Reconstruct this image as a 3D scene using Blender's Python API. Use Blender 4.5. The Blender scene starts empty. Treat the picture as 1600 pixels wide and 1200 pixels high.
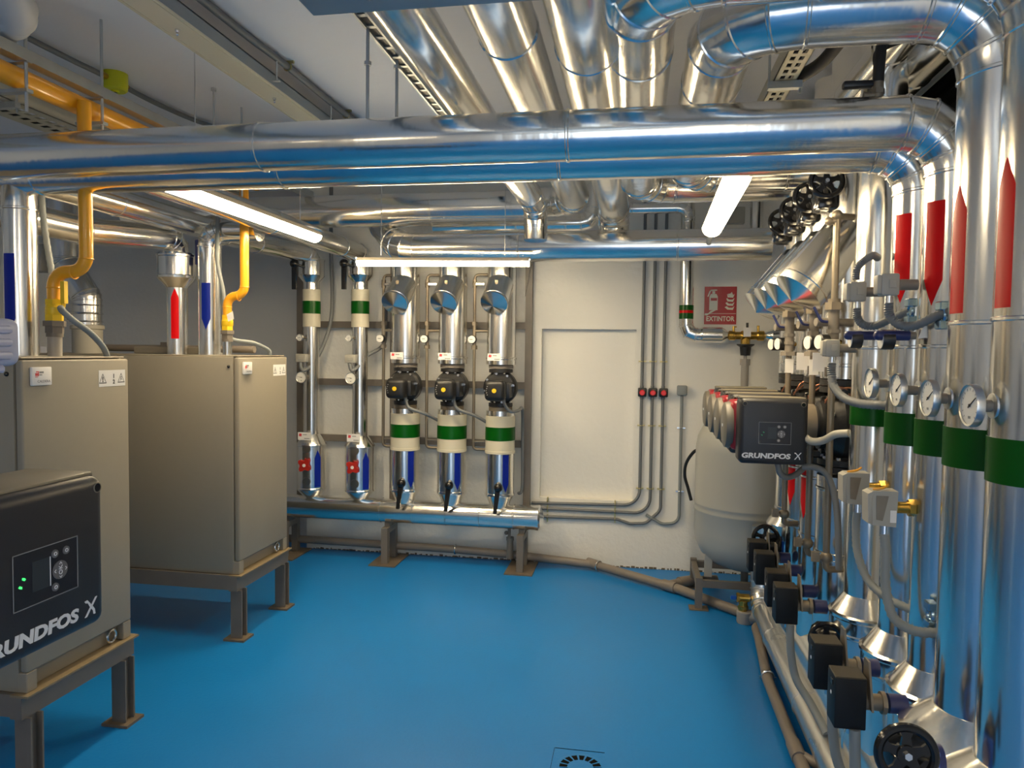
import bpy, bmesh, math, random
from mathutils import Vector, Matrix
random.seed(7)
V = Vector
PI = math.pi
SC = bpy.context.scene
COL = SC.collection
R = math.radians

# ------------------------------------------------------------------ camera
def setup_camera():
    f, p, yaw, r = 1135.0, R(2.585), R(9.65), R(0.718)
    fw = V((-math.sin(yaw) * math.cos(p), math.cos(yaw) * math.cos(p), -math.sin(p)))
    rt = V((math.cos(yaw), math.sin(yaw), 0))
    up = rt.cross(fw)
    r2 = math.cos(r) * rt + math.sin(r) * up
    u2 = -math.sin(r) * rt + math.cos(r) * up
    cam = bpy.data.cameras.new('camera')
    cam.sensor_width = 36.0
    cam.lens = f / 1600 * 36.0
    cam.clip_start = 0.02
    o = bpy.data.objects.new('camera', cam)
    M = Matrix((r2, u2, -fw)).transposed().to_4x4()
    M.translation = V((0, 0, 1.65))
    o.matrix_world = M
    COL.objects.link(o)
    SC.camera = o
setup_camera()

# ------------------------------------------------------------------ world, exposure
SC.view_settings.view_transform = 'Standard'
SC.view_settings.look = 'None'
SC.view_settings.gamma = 1.0
SC.view_settings.use_curve_mapping = False
SC.view_settings.exposure = 0.35
SC.cycles.use_denoising = True
SC.cycles.max_bounces = 12
SC.cycles.glossy_bounces = 8
SC.cycles.diffuse_bounces = 6
SC.cycles.caustics_reflective = True
SC.cycles.sample_clamp_indirect = 6.0
SC.cycles.blur_glossy = 0.6
W = bpy.data.worlds.new('daylight')
SC.world = W
W.use_nodes = True
W.node_tree.nodes['Background'].inputs[0].default_value = (0.78, 0.89, 1.0, 1)
W.node_tree.nodes['Background'].inputs[1].default_value = 2.0
LAMP_COL = (1.0, 0.80, 0.50)
LAMP_STR = 46.0

# ------------------------------------------------------------------ materials
def mat(name, col, rough=0.5, metal=0.0, bump=0.0, bscale=30.0, var=0.0, vscale=6.0, coat=0.0, emit=None, estr=0.0, spec=None, stretch=None, rvar=0.0):
    m = bpy.data.materials.new(name)
    m.use_nodes = True
    nt = m.node_tree
    b = nt.nodes['Principled BSDF']
    b.inputs['Base Color'].default_value = (*col, 1)
    b.inputs['Roughness'].default_value = rough
    b.inputs['Metallic'].default_value = metal
    if coat: b.inputs['Coat Weight'].default_value = coat
    if spec is not None: b.inputs['Specular IOR Level'].default_value = spec
    if emit:
        b.inputs['Emission Color'].default_value = (*emit, 1)
        b.inputs['Emission Strength'].default_value = estr
    if bump or var or rvar:
        tc = nt.nodes.new('ShaderNodeTexCoord')
        mp = nt.nodes.new('ShaderNodeMapping')
        nt.links.new(tc.outputs['Object'], mp.inputs['Vector'])
        if stretch: mp.inputs['Scale'].default_value = stretch
    if bump:
        n = nt.nodes.new('ShaderNodeTexNoise')
        n.inputs['Scale'].default_value = bscale
        n.inputs['Detail'].default_value = 3
        bp = nt.nodes.new('ShaderNodeBump')
        bp.inputs['Strength'].default_value = bump
        bp.inputs['Distance'].default_value = 0.02
        nt.links.new(mp.outputs[0], n.inputs['Vector'])
        nt.links.new(n.outputs['Fac'], bp.inputs['Height'])
        nt.links.new(bp.outputs[0], b.inputs['Normal'])
    if var or rvar:
        n2 = nt.nodes.new('ShaderNodeTexNoise')
        n2.inputs['Scale'].default_value = vscale
        n2.inputs['Detail'].default_value = 5
        nt.links.new(mp.outputs[0], n2.inputs['Vector'])
    if var:
        mx = nt.nodes.new('ShaderNodeMix')
        mx.data_type = 'RGBA'
        mx.inputs['A'].default_value = (*[c * (1 - var) for c in col], 1)
        mx.inputs['B'].default_value = (*[min(1, c * (1 + var)) for c in col], 1)
        nt.links.new(n2.outputs['Fac'], mx.inputs['Factor'])
        nt.links.new(mx.outputs['Result'], b.inputs['Base Color'])
    if rvar:
        mr = nt.nodes.new('ShaderNodeMapRange')
        mr.inputs['To Min'].default_value = max(0.02, rough - rvar)
        mr.inputs['To Max'].default_value = rough + rvar
        nt.links.new(n2.outputs['Fac'], mr.inputs['Value'])
        nt.links.new(mr.outputs[0], b.inputs['Roughness'])
    return m
M = {}
M['alu'] = mat('aluminium_jacket', (.88, .865, .825), .19, 1.0, bump=.08, bscale=6, rvar=.06, vscale=9)
M['alu_v'] = mat('aluminium_jacket_upright', (.88, .865, .825), .19, 1.0, bump=.11, bscale=7, rvar=.06, vscale=8, stretch=(1.6, 1.6, .25))
M['alu_dull'] = mat('aluminium_dull', (.72, .71, .69), .3, 1.0, bump=.05, bscale=9, rvar=.08)
M['steel'] = mat('stainless_steel', (.68, .67, .65), .22, 1.0)
M['galv'] = mat('galvanised_steel', (.55, .58, .6), .38, 1.0, var=.12, vscale=14)
M['galv_blue'] = mat('galvanised_beam', (.34, .42, .48), .42, .7, var=.1, vscale=8)
M['wall'] = mat('wall_paint', (.78, .765, .72), .7, bump=.22, bscale=26, var=.035, vscale=2.2)
M['wall_gray'] = mat('wall_paint_gray', (.60, .60, .60), .75, bump=.15, bscale=26, var=.03, vscale=2)
M['ceil'] = mat('ceiling_paint', (.82, .83, .87), .8, bump=.1, bscale=18, var=.03, vscale=1.5)
M['niche'] = mat('niche_paint', (.80, .79, .75), .65, bump=.12, bscale=18, var=.02)
M['floor'] = mat('blue_epoxy', (.005, .185, .55), .36, bump=.05, bscale=60, var=.08, vscale=2.5, rvar=.06, spec=.35)
M['boiler'] = mat('boiler_enamel', (.27, .24, .19), .46, var=.03, vscale=40)
M['boiler_side'] = mat('boiler_side_enamel', (.26, .232, .183), .48, var=.03, vscale=40)
M['frame'] = mat('brown_gray_steel_paint', (.155, .135, .115), .45, var=.15, vscale=12)
M['frame_top'] = mat('stand_flange_paint', (.23, .175, .105), .5, var=.3, vscale=25)  # lighter mottled brown for the top flanges of the boiler stands
M['plate'] = mat('base_plate_paint', (.14, .11, .08), .5, var=.25, vscale=20)
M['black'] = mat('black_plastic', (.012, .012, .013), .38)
M['black_cast'] = mat('black_cast_iron', (.014, .014, .015), .42, bump=.08, bscale=60)
M['black_gloss'] = mat('black_gloss', (.008, .008, .009), .16)
M['rubber'] = mat('black_rubber', (.012, .012, .012), .6)
M['box'] = mat('pump_box_plastic', (.018, .019, .024), .42, bump=.02, bscale=300)
M['boxlid_lit'] = mat('pump_lid_warm_lit', (.17, .15, .11), .45)  # warm light falling on the box top is put into this color
M['screen'] = mat('dark_screen', (.03, .04, .05), .2)
M['panel'] = mat('control_panel_foil', (.014, .016, .024), .25)
M['panel_line'] = mat('panel_outline', (.22, .23, .24), .4)
M['btn'] = mat('button_gray', (.12, .12, .13), .35)
M['white_ink'] = mat('white_ink', (.72, .73, .76), .45)
M['dark_ink'] = mat('dark_ink', (.03, .03, .03), .5)
M['gray_ink'] = mat('gray_ink', (.25, .25, .25), .5)
M['green_led'] = mat('green_led', (.02, .6, .1), .3, emit=(.05, 1, .15), estr=1.4)
M['green_led_dim'] = mat('green_led_dim', (.01, .16, .07), .3, emit=(.03, .6, .2), estr=.12)
M['green'] = mat('green_band_tape', (.001, .075, .004), .32, spec=.22)
M['red'] = mat('red_arrow_tape', (.70, .003, .006), .36, spec=.18)
M['blue'] = mat('blue_arrow_tape', (.004, .018, .27), .3, spec=.25)
M['cream'] = mat('cream_pvc_sleeve', (.60, .56, .44), .42)
M['valve_blue'] = mat('valve_blue_enamel', (.01, .10, .48), .3)
M['navy'] = mat('navy_plastic', (.02, .028, .12), .4)
M['brass'] = mat('brass', (.62, .39, .09), .28, 1.0, rvar=.06)
M['bronze'] = mat('primed_tube', (.24, .20, .15), .42, .5, var=.12, vscale=30)
M['tube'] = mat('brown_gray_tube_paint', (.20, .175, .145), .45)
M['pvc'] = mat('brown_gray_pvc', (.20, .17, .145), .42, var=.06, vscale=14)
M['pvc_lt'] = mat('gray_pvc', (.33, .31, .285), .42)
M['conduit'] = mat('gray_conduit', (.155, .165, .175), .5)
M['conduit_lt'] = mat('light_gray_conduit', (.22, .24, .245), .5)
M['clamp'] = mat('zinc_yellow_clamp', (.55, .46, .22), .35, 1.0)
M['zinc'] = mat('zinc_clip', (.75, .76, .78), .25, 1.0)
M['yellow'] = mat('gas_yellow_paint', (.80, .36, .012), .3, coat=.25, var=.06, vscale=10)
M['yellow2'] = mat('valve_yellow_paint', (.80, .52, .015), .35)
M['detector'] = mat('yellow_green_plastic', (.55, .58, .01), .4)
M['redplastic'] = mat('red_plastic', (.42, .02, .012), .4)
M['redlid'] = mat('red_pump_shell', (.30, .01, .018), .35)
M['redbtn'] = mat('red_button', (.75, .015, .01), .3)
M['diskgray'] = mat('motor_disc_gray', (.16, .145, .12), .45)
M['tank'] = mat('tank_enamel', (.38, .38, .35), .4, coat=.1)
M['act'] = mat('actuator_gray', (.010, .012, .015), .5, spec=.2)
M['actlid'] = mat('actuator_lid', (.05, .044, .034), .5, spec=.25)
M['lightbox'] = mat('sensor_gray_plastic', (.37, .355, .31), .45)
M['lav'] = mat('pale_lavender_plastic', (.46, .48, .62), .42)
M['label'] = mat('white_label', (.78, .76, .74), .45)
M['labelred'] = mat('label_red_mark', (.62, .06, .07), .5)
M['dial'] = mat('gauge_dial_white', (.80, .78, .73), .35)
M['glassy'] = mat('gauge_rim_steel', (.55, .55, .53), .3, 1.0)
M['trunk'] = mat('cream_trunking', (.66, .61, .47), .4)
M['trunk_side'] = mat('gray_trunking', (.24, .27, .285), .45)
M['tray'] = mat('cream_perforated_tray', (.58, .54, .42), .42, .3)
M['sign'] = mat('sign_red', (.40, .012, .02), .35)
M['signwhite'] = mat('sign_cream', (.72, .72, .62), .4)
M['whiteplastic'] = mat('white_plastic', (.70, .70, .70), .45)
M['hose'] = mat('white_corrugated', (.52, .53, .55), .5)
M['flue_base'] = mat('flue_adapter_plastic', (.38, .36, .31), .5)
M['copper'] = mat('copper_wire', (.75, .35, .22), .3, 1.0)
M['tube_light'] = mat('lamp_diffuser', (.9, .9, .85), .4, emit=LAMP_COL, estr=LAMP_STR)
M['tube_light_wall'] = mat('lamp_diffuser_bright', (.9, .9, .85), .4, emit=LAMP_COL, estr=72.0)
M['tube_light_dim'] = mat('lamp_diffuser_dimmer', (.9, .9, .85), .4, emit=(1.0, .82, .56), estr=28.0)
M['housing'] = mat('lamp_housing', (.55, .48, .38), .4)
M['void'] = mat('matte_black', (.006, .006, .006), .8, spec=.05)
M['strip_blue'] = mat('clip_blue_steel', (.35, .5, .62), .25, 1.0)

# ------------------------------------------------------------------ mesh builder
def perp(d):
    a = V((0, 0, 1)) if abs(d.z) < .9 else V((1, 0, 0))
    u = (a - d * a.dot(d)).normalized()
    return u

def fillet(pts, b, n):
    pts = [V(p) for p in pts]
    out = [pts[0]]
    for i in range(1, len(pts) - 1):
        p = pts[i]
        d1 = (p - pts[i - 1]).normalized(); d2 = (pts[i + 1] - p).normalized()
        c = max(-1, min(1, d1.dot(d2))); th = math.acos(c)
        if th < .02:
            out.append(p); continue
        bb = b[i - 1] if isinstance(b, (list, tuple)) else b
        t = bb * math.tan(th / 2)
        t = min(t, .49 * (p - pts[i - 1]).length if i > 1 else .98 * (p - pts[i - 1]).length,
                .49 * (pts[i + 1] - p).length if i < len(pts) - 2 else .98 * (pts[i + 1] - p).length)
        bb = t / math.tan(th / 2)
        s = p - d1 * t
        nrm = (d2 - d1 * c).normalized()
        cen = s + nrm * bb
        for k in range(n + 1):
            a = th * k / n
            out.append(cen - nrm * bb * math.cos(a) + d1 * bb * math.sin(a))
    out.append(pts[-1])
    return out

class MB:
    def __init__(s): s.v = []; s.f = []; s.mi = []; s.cur = 0
    def mat(s, i): s.cur = i; return s
    def add(s, vs, fs):
        o = len(s.v); s.v += [V(x) for x in vs]
        for f in fs: s.f.append([o + i for i in f]); s.mi.append(s.cur)
        return s
    def box(s, x0, x1, y0, y1, z0, z1):
        vs = [(x, y, z) for x in (x0, x1) for y in (y0, y1) for z in (z0, z1)]
        return s.add(vs, [(0, 1, 3, 2), (4, 6, 7, 5), (0, 4, 5, 1), (2, 3, 7, 6), (0, 2, 6, 4), (1, 5, 7, 3)])
    def rbox(s, x0, x1, y0, y1, z0, z1, r=.01, seg=3, M4=None, taper=None):
        bm = bmesh.new(); bmesh.ops.create_cube(bm, size=1)
        for v in bm.verts:
            v.co = V(((x0 + x1) / 2 + v.co.x * (x1 - x0), (y0 + y1) / 2 + v.co.y * (y1 - y0), (z0 + z1) / 2 + v.co.z * (z1 - z0)))
        r = min(r, .49 * min(x1 - x0, y1 - y0, z1 - z0))
        bmesh.ops.bevel(bm, geom=bm.edges[:], offset=r, segments=seg, profile=.5, affect='EDGES')
        bm.verts.index_update()
        vs = [v.co.copy() for v in bm.verts]
        if M4: vs = [M4 @ v for v in vs]
        fs = [[v.index for v in f.verts] for f in bm.faces]
        bm.free()
        return s.add(vs, fs)
    def hexa(s, b, t):
        n = len(b)
        return s.add(list(b) + list(t), [list(range(n))[::-1], list(range(n, 2 * n))] + [(i, (i + 1) % n, n + (i + 1) % n, n + i) for i in range(n)])
    def prism(s, poly, o, u, v, d):
        o, u, v, d = V(o), V(u), V(v), V(d)
        b = [o + u * p[0] + v * p[1] for p in poly]
        return s.hexa(b, [x + d for x in b])
    def ring(s, P, n, d, u, r, seg):
        w = d.cross(u)
        out = []
        for k in range(seg):
            a = 2 * PI * k / seg
            c = (u * math.cos(a) + w * math.sin(a)) * r
            dn = d.dot(n)
            c = c - d * (c.dot(n) / dn)
            out.append(P + c)
        return out
    def tube(s, pts, r, seg=12, cap=True, beads=None, bead_h=.0035, bead_w=.006, rfun=None):
        pts = [V(p) for p in pts]
        N = len(pts)
        ds = [(pts[i + 1] - pts[i]).normalized() for i in range(N - 1)]
        u = perp(ds[0]); us = []
        for d in ds:
            u = (u - d * u.dot(d)).normalized(); us.append(u)
        base = len(s.v)
        for i in range(N):
            if i == 0: d, n, uu = ds[0], ds[0], us[0]
            elif i == N - 1: d, n, uu = ds[-1], ds[-1], us[-1]
            else: d, n, uu = ds[i - 1], (ds[i - 1] + ds[i]).normalized(), us[i - 1]
            rr = rfun(i) if rfun else r
            s.v += s.ring(pts[i], n, d, uu, rr, seg)
        for i in range(N - 1):
            for k in range(seg):
                a = base + i * seg + k; b = base + i * seg + (k + 1) % seg
                s.f.append([a, b, b + seg, a + seg]); s.mi.append(s.cur)
        if cap:
            s.f.append([base + k for k in range(seg)][::-1]); s.mi.append(s.cur)
            s.f.append([base + (N - 1) * seg + k for k in range(seg)]); s.mi.append(s.cur)
        for bd in (beads or []):
            i, t = bd
            if t == 0 and 0 < i < N - 1:
                d1, d2, n, uu, P = ds[i - 1], ds[i], (ds[i - 1] + ds[i]).normalized(), us[i - 1], pts[i]
            else:
                i = min(i, N - 2)
                d1 = d2 = n = ds[i]; uu = us[i]; P = pts[i] + ds[i] * t
            o = len(s.v)
            for off, rr in ((-bead_w, r), (-bead_w * .5, r + bead_h), (bead_w * .5, r + bead_h), (bead_w, r)):
                s.v += s.ring(P + (d1 if off < 0 else d2) * off, n, d1, uu, rr, seg)
            for j in range(3):
                for k in range(seg):
                    a = o + j * seg + k; b = o + j * seg + (k + 1) % seg
                    s.f.append([a, b, b + seg, a + seg]); s.mi.append(s.cur)
        return s
    def clad(s, pts, r, bend=.2, gores=4, step=.95, seg=40, first=.35, cap=True, later=None):
        """insulated pipe in sheet metal: gored bends, raised seams"""
        p = fillet(pts, bend, gores)
        beads = []
        for i in range(len(p) - 1):
            L = (p[i + 1] - p[i]).length
            if i > 0: beads.append((i, 0))
            if L > .3:
                t = first if i == 0 else (later or step * .7)
                while t < L - .12:
                    beads.append((i, t)); t += step
        return s.tube(p, r, seg, cap, beads)
    def lathe(s, prof, o, ax, seg=32, cap=True):
        o, ax = V(o), V(ax).normalized(); u = perp(ax); w = ax.cross(u)
        base = len(s.v)
        for (r, z) in prof:
            for k in range(seg):
                a = 2 * PI * k / seg
                s.v.append(o + ax * z + (u * math.cos(a) + w * math.sin(a)) * max(r, 1e-4))
        for i in range(len(prof) - 1):
            for k in range(seg):
                a = base + i * seg + k; b = base + i * seg + (k + 1) % seg
                s.f.append([a, b, b + seg, a + seg]); s.mi.append(s.cur)
        if cap:
            s.f.append([base + k for k in range(seg)][::-1]); s.mi.append(s.cur)
            s.f.append([base + (len(prof) - 1) * seg + k for k in range(seg)]); s.mi.append(s.cur)
        return s
    def cyl(s, a, b, r, seg=20, r2=None):
        a, b = V(a), V(b)
        return s.lathe([(r, 0), (r2 if r2 is not None else r, (b - a).length)], a, b - a, seg)
    def hexnut(s, a, b, r): return s.cyl(a, b, r, 6)
    def ball(s, c, r, seg=16, n=8, ax=(0, 0, 1), sq=1.0):
        return s.lathe([(r * math.sin(PI * i / n), -r * sq * math.cos(PI * i / n)) for i in range(n + 1)], c, ax, seg, cap=False)
    def torus(s, c, ax, Rr, r, seg=36, n=10):
        c, ax = V(c), V(ax).normalized(); u = perp(ax); w = ax.cross(u); base = len(s.v)
        for k in range(seg):
            a = 2 * PI * k / seg; d = u * math.cos(a) + w * math.sin(a)
            for j in range(n):
                b = 2 * PI * j / n
                s.v.append(c + d * (Rr + r * math.cos(b)) + ax * r * math.sin(b))
        for k in range(seg):
            for j in range(n):
                s.f.append([base + k * n + j, base + ((k + 1) % seg) * n + j, base + ((k + 1) % seg) * n + (j + 1) % n, base + k * n + (j + 1) % n]); s.mi.append(s.cur)
        return s
    def patch(s, c, rad, phi, width, z0, z1, tip=None, tl=.04, n=14, th=.0012):
        """sticker wrapped on an upright cylinder; phi=0 looks to -Y, phi>0 to +X"""
        half = width / 2 / rad; vs = []; fs = []
        for i in range(n + 1):
            t = i / n * 2 - 1; a = phi + half * t
            d = V((math.sin(a), -math.cos(a), 0))
            lo, hi = z0, z1
            if tip == 'up': hi = z1 - tl * abs(t)
            if tip == 'down': lo = z0 + tl * abs(t)
            for rr in (rad + th, rad + .0001):
                vs.append(V((c[0], c[1], lo)) + d * rr); vs.append(V((c[0], c[1], hi)) + d * rr)
        for i in range(n):
            a = 4 * i; b = a + 4
            fs += [(a, b, b + 1, a + 1), (a + 1, b + 1, b + 3, a + 3), (a, a + 2, b + 2, b)]
        fs += [(0, 1, 3, 2), (4 * n, 4 * n + 2, 4 * n + 3, 4 * n + 1)]
        return s.add(vs, fs)

def rootloc(o):
    while o.parent: o = o.parent
    return V(o.location)
def part(name, mb, mats, parent=None, sharp=32, smooth=True, label=None):
    me = bpy.data.meshes.new(name)
    off = rootloc(parent) if parent else V((0, 0, 0))
    me.from_pydata([tuple(v - off) for v in mb.v], [], mb.f)
    for m in (mats if isinstance(mats, (list, tuple)) else [mats]): me.materials.append(M[m] if isinstance(m, str) else m)
    bm = bmesh.new(); bm.from_mesh(me)
    bmesh.ops.recalc_face_normals(bm, faces=bm.faces)
    bm.to_mesh(me); bm.free()
    if len(set(mb.mi)) > 1:
        for p, i in zip(me.polygons, mb.mi): p.material_index = i
    if smooth:
        for p in me.polygons: p.use_smooth = True
        me.set_sharp_from_angle(angle=R(sharp))
    o = bpy.data.objects.new(name, me)
    COL.objects.link(o)
    if parent: o.parent = parent
    if label: o['label'] = label
    return o
def tag(o, label, cat, group=None, kind=None):
    if label: o['label'] = label
    if cat: o['category'] = cat
    if group: o['group'] = group
    if kind: o['kind'] = kind
    return o
def thing(name, label, cat, loc, group=None):
    o = bpy.data.objects.new(name, None)
    o.empty_display_size = .1
    o.location = loc
    COL.objects.link(o)
    return tag(o, label, cat, group)
def structure(name, mb, m, label=None):
    o = part(name, mb, m, None)
    o['kind'] = 'structure'
    if label: o['label'] = label
    return o
def single(name, mb, m, label, cat, group=None, sharp=32):
    """a thing that is one mesh, origin at its lowest centre"""
    xs = [v.x for v in mb.v]; ys = [v.y for v in mb.v]; zs = [v.z for v in mb.v]
    c = V(((min(xs) + max(xs)) / 2, (min(ys) + max(ys)) / 2, min(zs)))
    mb.v = [v - c for v in mb.v]
    o = part(name, mb, m, None, sharp)
    o.location = c
    return tag(o, label, cat, group)
def text(name, body, loc, u, v, size, m, parent, bold=0.0, ext=.0006, align='CENTER', sx=1.0, label=None, shear=0):
    cu = bpy.data.curves.new(name, 'FONT')
    cu.body = body; cu.size = size; cu.align_x = align; cu.align_y = 'CENTER'; cu.extrude = ext; cu.offset = bold; cu.shear = shear
    cu.resolution_u = 3
    tmp = bpy.data.objects.new('tmp', cu); COL.objects.link(tmp)
    dg = bpy.context.evaluated_depsgraph_get()
    me = bpy.data.meshes.new_from_object(tmp.evaluated_get(dg))
    bpy.data.objects.remove(tmp)
    u, v = V(u), V(v); w = u.cross(v); loc = V(loc)
    mb = MB()
    mb.add([loc + u * p.co.x * sx + v * p.co.y + w * p.co.z for p in me.vertices], [list(p.vertices) for p in me.polygons])
    bpy.data.meshes.remove(me)
    return part(name, mb, m, parent, smooth=False, label=label)
X, Y, Z = V((1, 0, 0)), V((0, 1, 0)), V((0, 0, 1))
def phi_cam(x, y): return math.atan2(-x, y)
def lerp(a, b, t): return V(a) * (1 - t) + V(b) * t

# ================================================================== ROOM
YB = 5.59          # back wall
XL, XR, YN, ZC = -5.2, 1.42, -2.6, 3.0
def room():
    mb = MB().box(XL - .2, XR + .2, YN - .2, YB + .8, -.12, 0); structure('floor', mb, 'floor')
    mb = MB().box(XL - .2, XR + .2, YN - .2, YB + .8, ZC, ZC + .12); structure('ceiling', mb, 'ceil')
    mb = MB().box(XL - .15, XL, YN, YB + .5, 0, ZC); structure('wall_left', mb, 'wall')
    # right wall
    mb = MB().box(XR, XR + .15, YN, YB, 0, ZC); structure('wall_right', mb, 'wall')
    # back wall with a shallow blind recess, left bay set back behind the boilers
    nx0, nx1, nz0, nz1, nd = -.722, .0, .512, 1.826, .07
    mb = MB()
    mb.box(-2.66, nx0, YB, YB + .5, 0, ZC); mb.box(nx1, XR + .15, YB, YB + .5, 0, ZC)
    mb.box(nx0, nx1, YB, YB + .5, 0, nz0); mb.box(nx0, nx1, YB, YB + .5, nz1, ZC)
    mb.box(nx0, nx1, YB + nd, YB + .5, nz0, nz1)
    o = structure('wall_back', mb, 'wall')
    mb = MB().box(XL, -2.66, YB + .3, YB + .5, 0, ZC); structure('wall_back_left', mb, 'wall_gray')
    # rear wall with an open doorway (daylight)
    mb = MB().box(XL, -1.0, YN - .15, YN, 0, ZC).box(.9, XR, YN - .15, YN, 0, ZC).box(-1.0, .9, YN - .15, YN, 2.25, ZC)
    structure('wall_front', mb, 'wall')
    # peeling edge of paint at the foot of the back wall
    mb = MB(); x = -2.6
    while x < 1.0:
        w = random.uniform(.006, .035); h = random.uniform(.002, .016)
        mb.box(x, x + w, YB - .004, YB + .001, 0, h); x += w + random.uniform(-.004, .02)
    structure('trim_1', mb, mat('crumbled_plaster', (.16, .12, .08), .9, var=.5, vscale=60))
room()
# daylight portal
pl = bpy.data.lights.new('door_portal', 'AREA'); pl.shape = 'RECTANGLE'; pl.size = 1.9; pl.size_y = 2.25
pl.cycles.is_portal = True
po = bpy.data.objects.new('door_portal', pl); COL.objects.link(po)
po.location = (-.05, YN - .02, 1.12); po.rotation_euler = (R(90), 0, 0)

# ================================================================== LAMPS
def tube_lamp(c, ax, L, label, hang=None, w=.055, glow='tube_light'):
    c = V(c); ax = V(ax).normalized(); side = ax.cross(Z).normalized()
    t = thing('tube_lamp', label, 'lamp', c, 'sealed tube lamps')
    # housing: channel above the diffuser
    prof = [(-w * 1.05, .0), (-w * .95, w * .35), (-w * .5, w * .7), (w * .5, w * .7), (w * .95, w * .35), (w * 1.05, .0)]
    mb = MB().prism(prof, c - ax * L / 2, side, Z, ax * L); part('housing', mb, 'housing', t, 50)
    n = 12; pr = [(w * math.cos(PI * k / n), -w * .9 * math.sin(PI * k / n)) for k in range(n + 1)]
    mb = MB().prism(pr, c - ax * L / 2, side, Z, ax * L); part('diffuser', mb, glow, t, 50)
    for sgn in (-1, 1):
        e = c + ax * sgn * L / 2
        part('end_clip', MB().rbox(e.x - .012, e.x + .012, e.y - .012, e.y + .012, e.z + .01, e.z + w * .7 + .004, .004, 1), 'zinc', t)
        if hang:
            h = c + ax * sgn * L * .36
            part('hanger_wire', MB().cyl(h + Z * .04, V((h.x, h.y, hang)), .0025, 8), 'zinc', t)
    return t
tube_lamp((-1.972, 3.54, 2.347), (0, 1, 0), 1.44, 'long lit tube lamp hanging above the aisle beside the boilers', ZC, w=.045)
t = tube_lamp((-1.22, 4.49, 2.212), (1, .082, 0), 1.10, 'lit tube lamp hanging level in front of the five back wall risers', 2.95, w=.034, glow='tube_light_wall')
t = tube_lamp((.365, 3.36, 2.30), (.02, 1, 0), 1.12, 'foreshortened lit tube lamp near the right hand valves', 2.95, w=.05)
part('cable_gland', MB().tube(fillet([(.375, 3.9, 2.295), (.377, 4.02, 2.295), (.377, 4.10, 2.25)], .03, 4), .014, 12), 'conduit', t)
tube_lamp((-1.9, -.3, 2.45), (0, 1, 0), 1.25, 'lit tube lamp behind the camera on the left', ZC, glow='tube_light_dim')
tube_lamp((.45, -.9, 2.45), (0, 1, 0), 1.25, 'lit tube lamp behind the camera on the right', ZC, glow='tube_light_dim')

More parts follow.
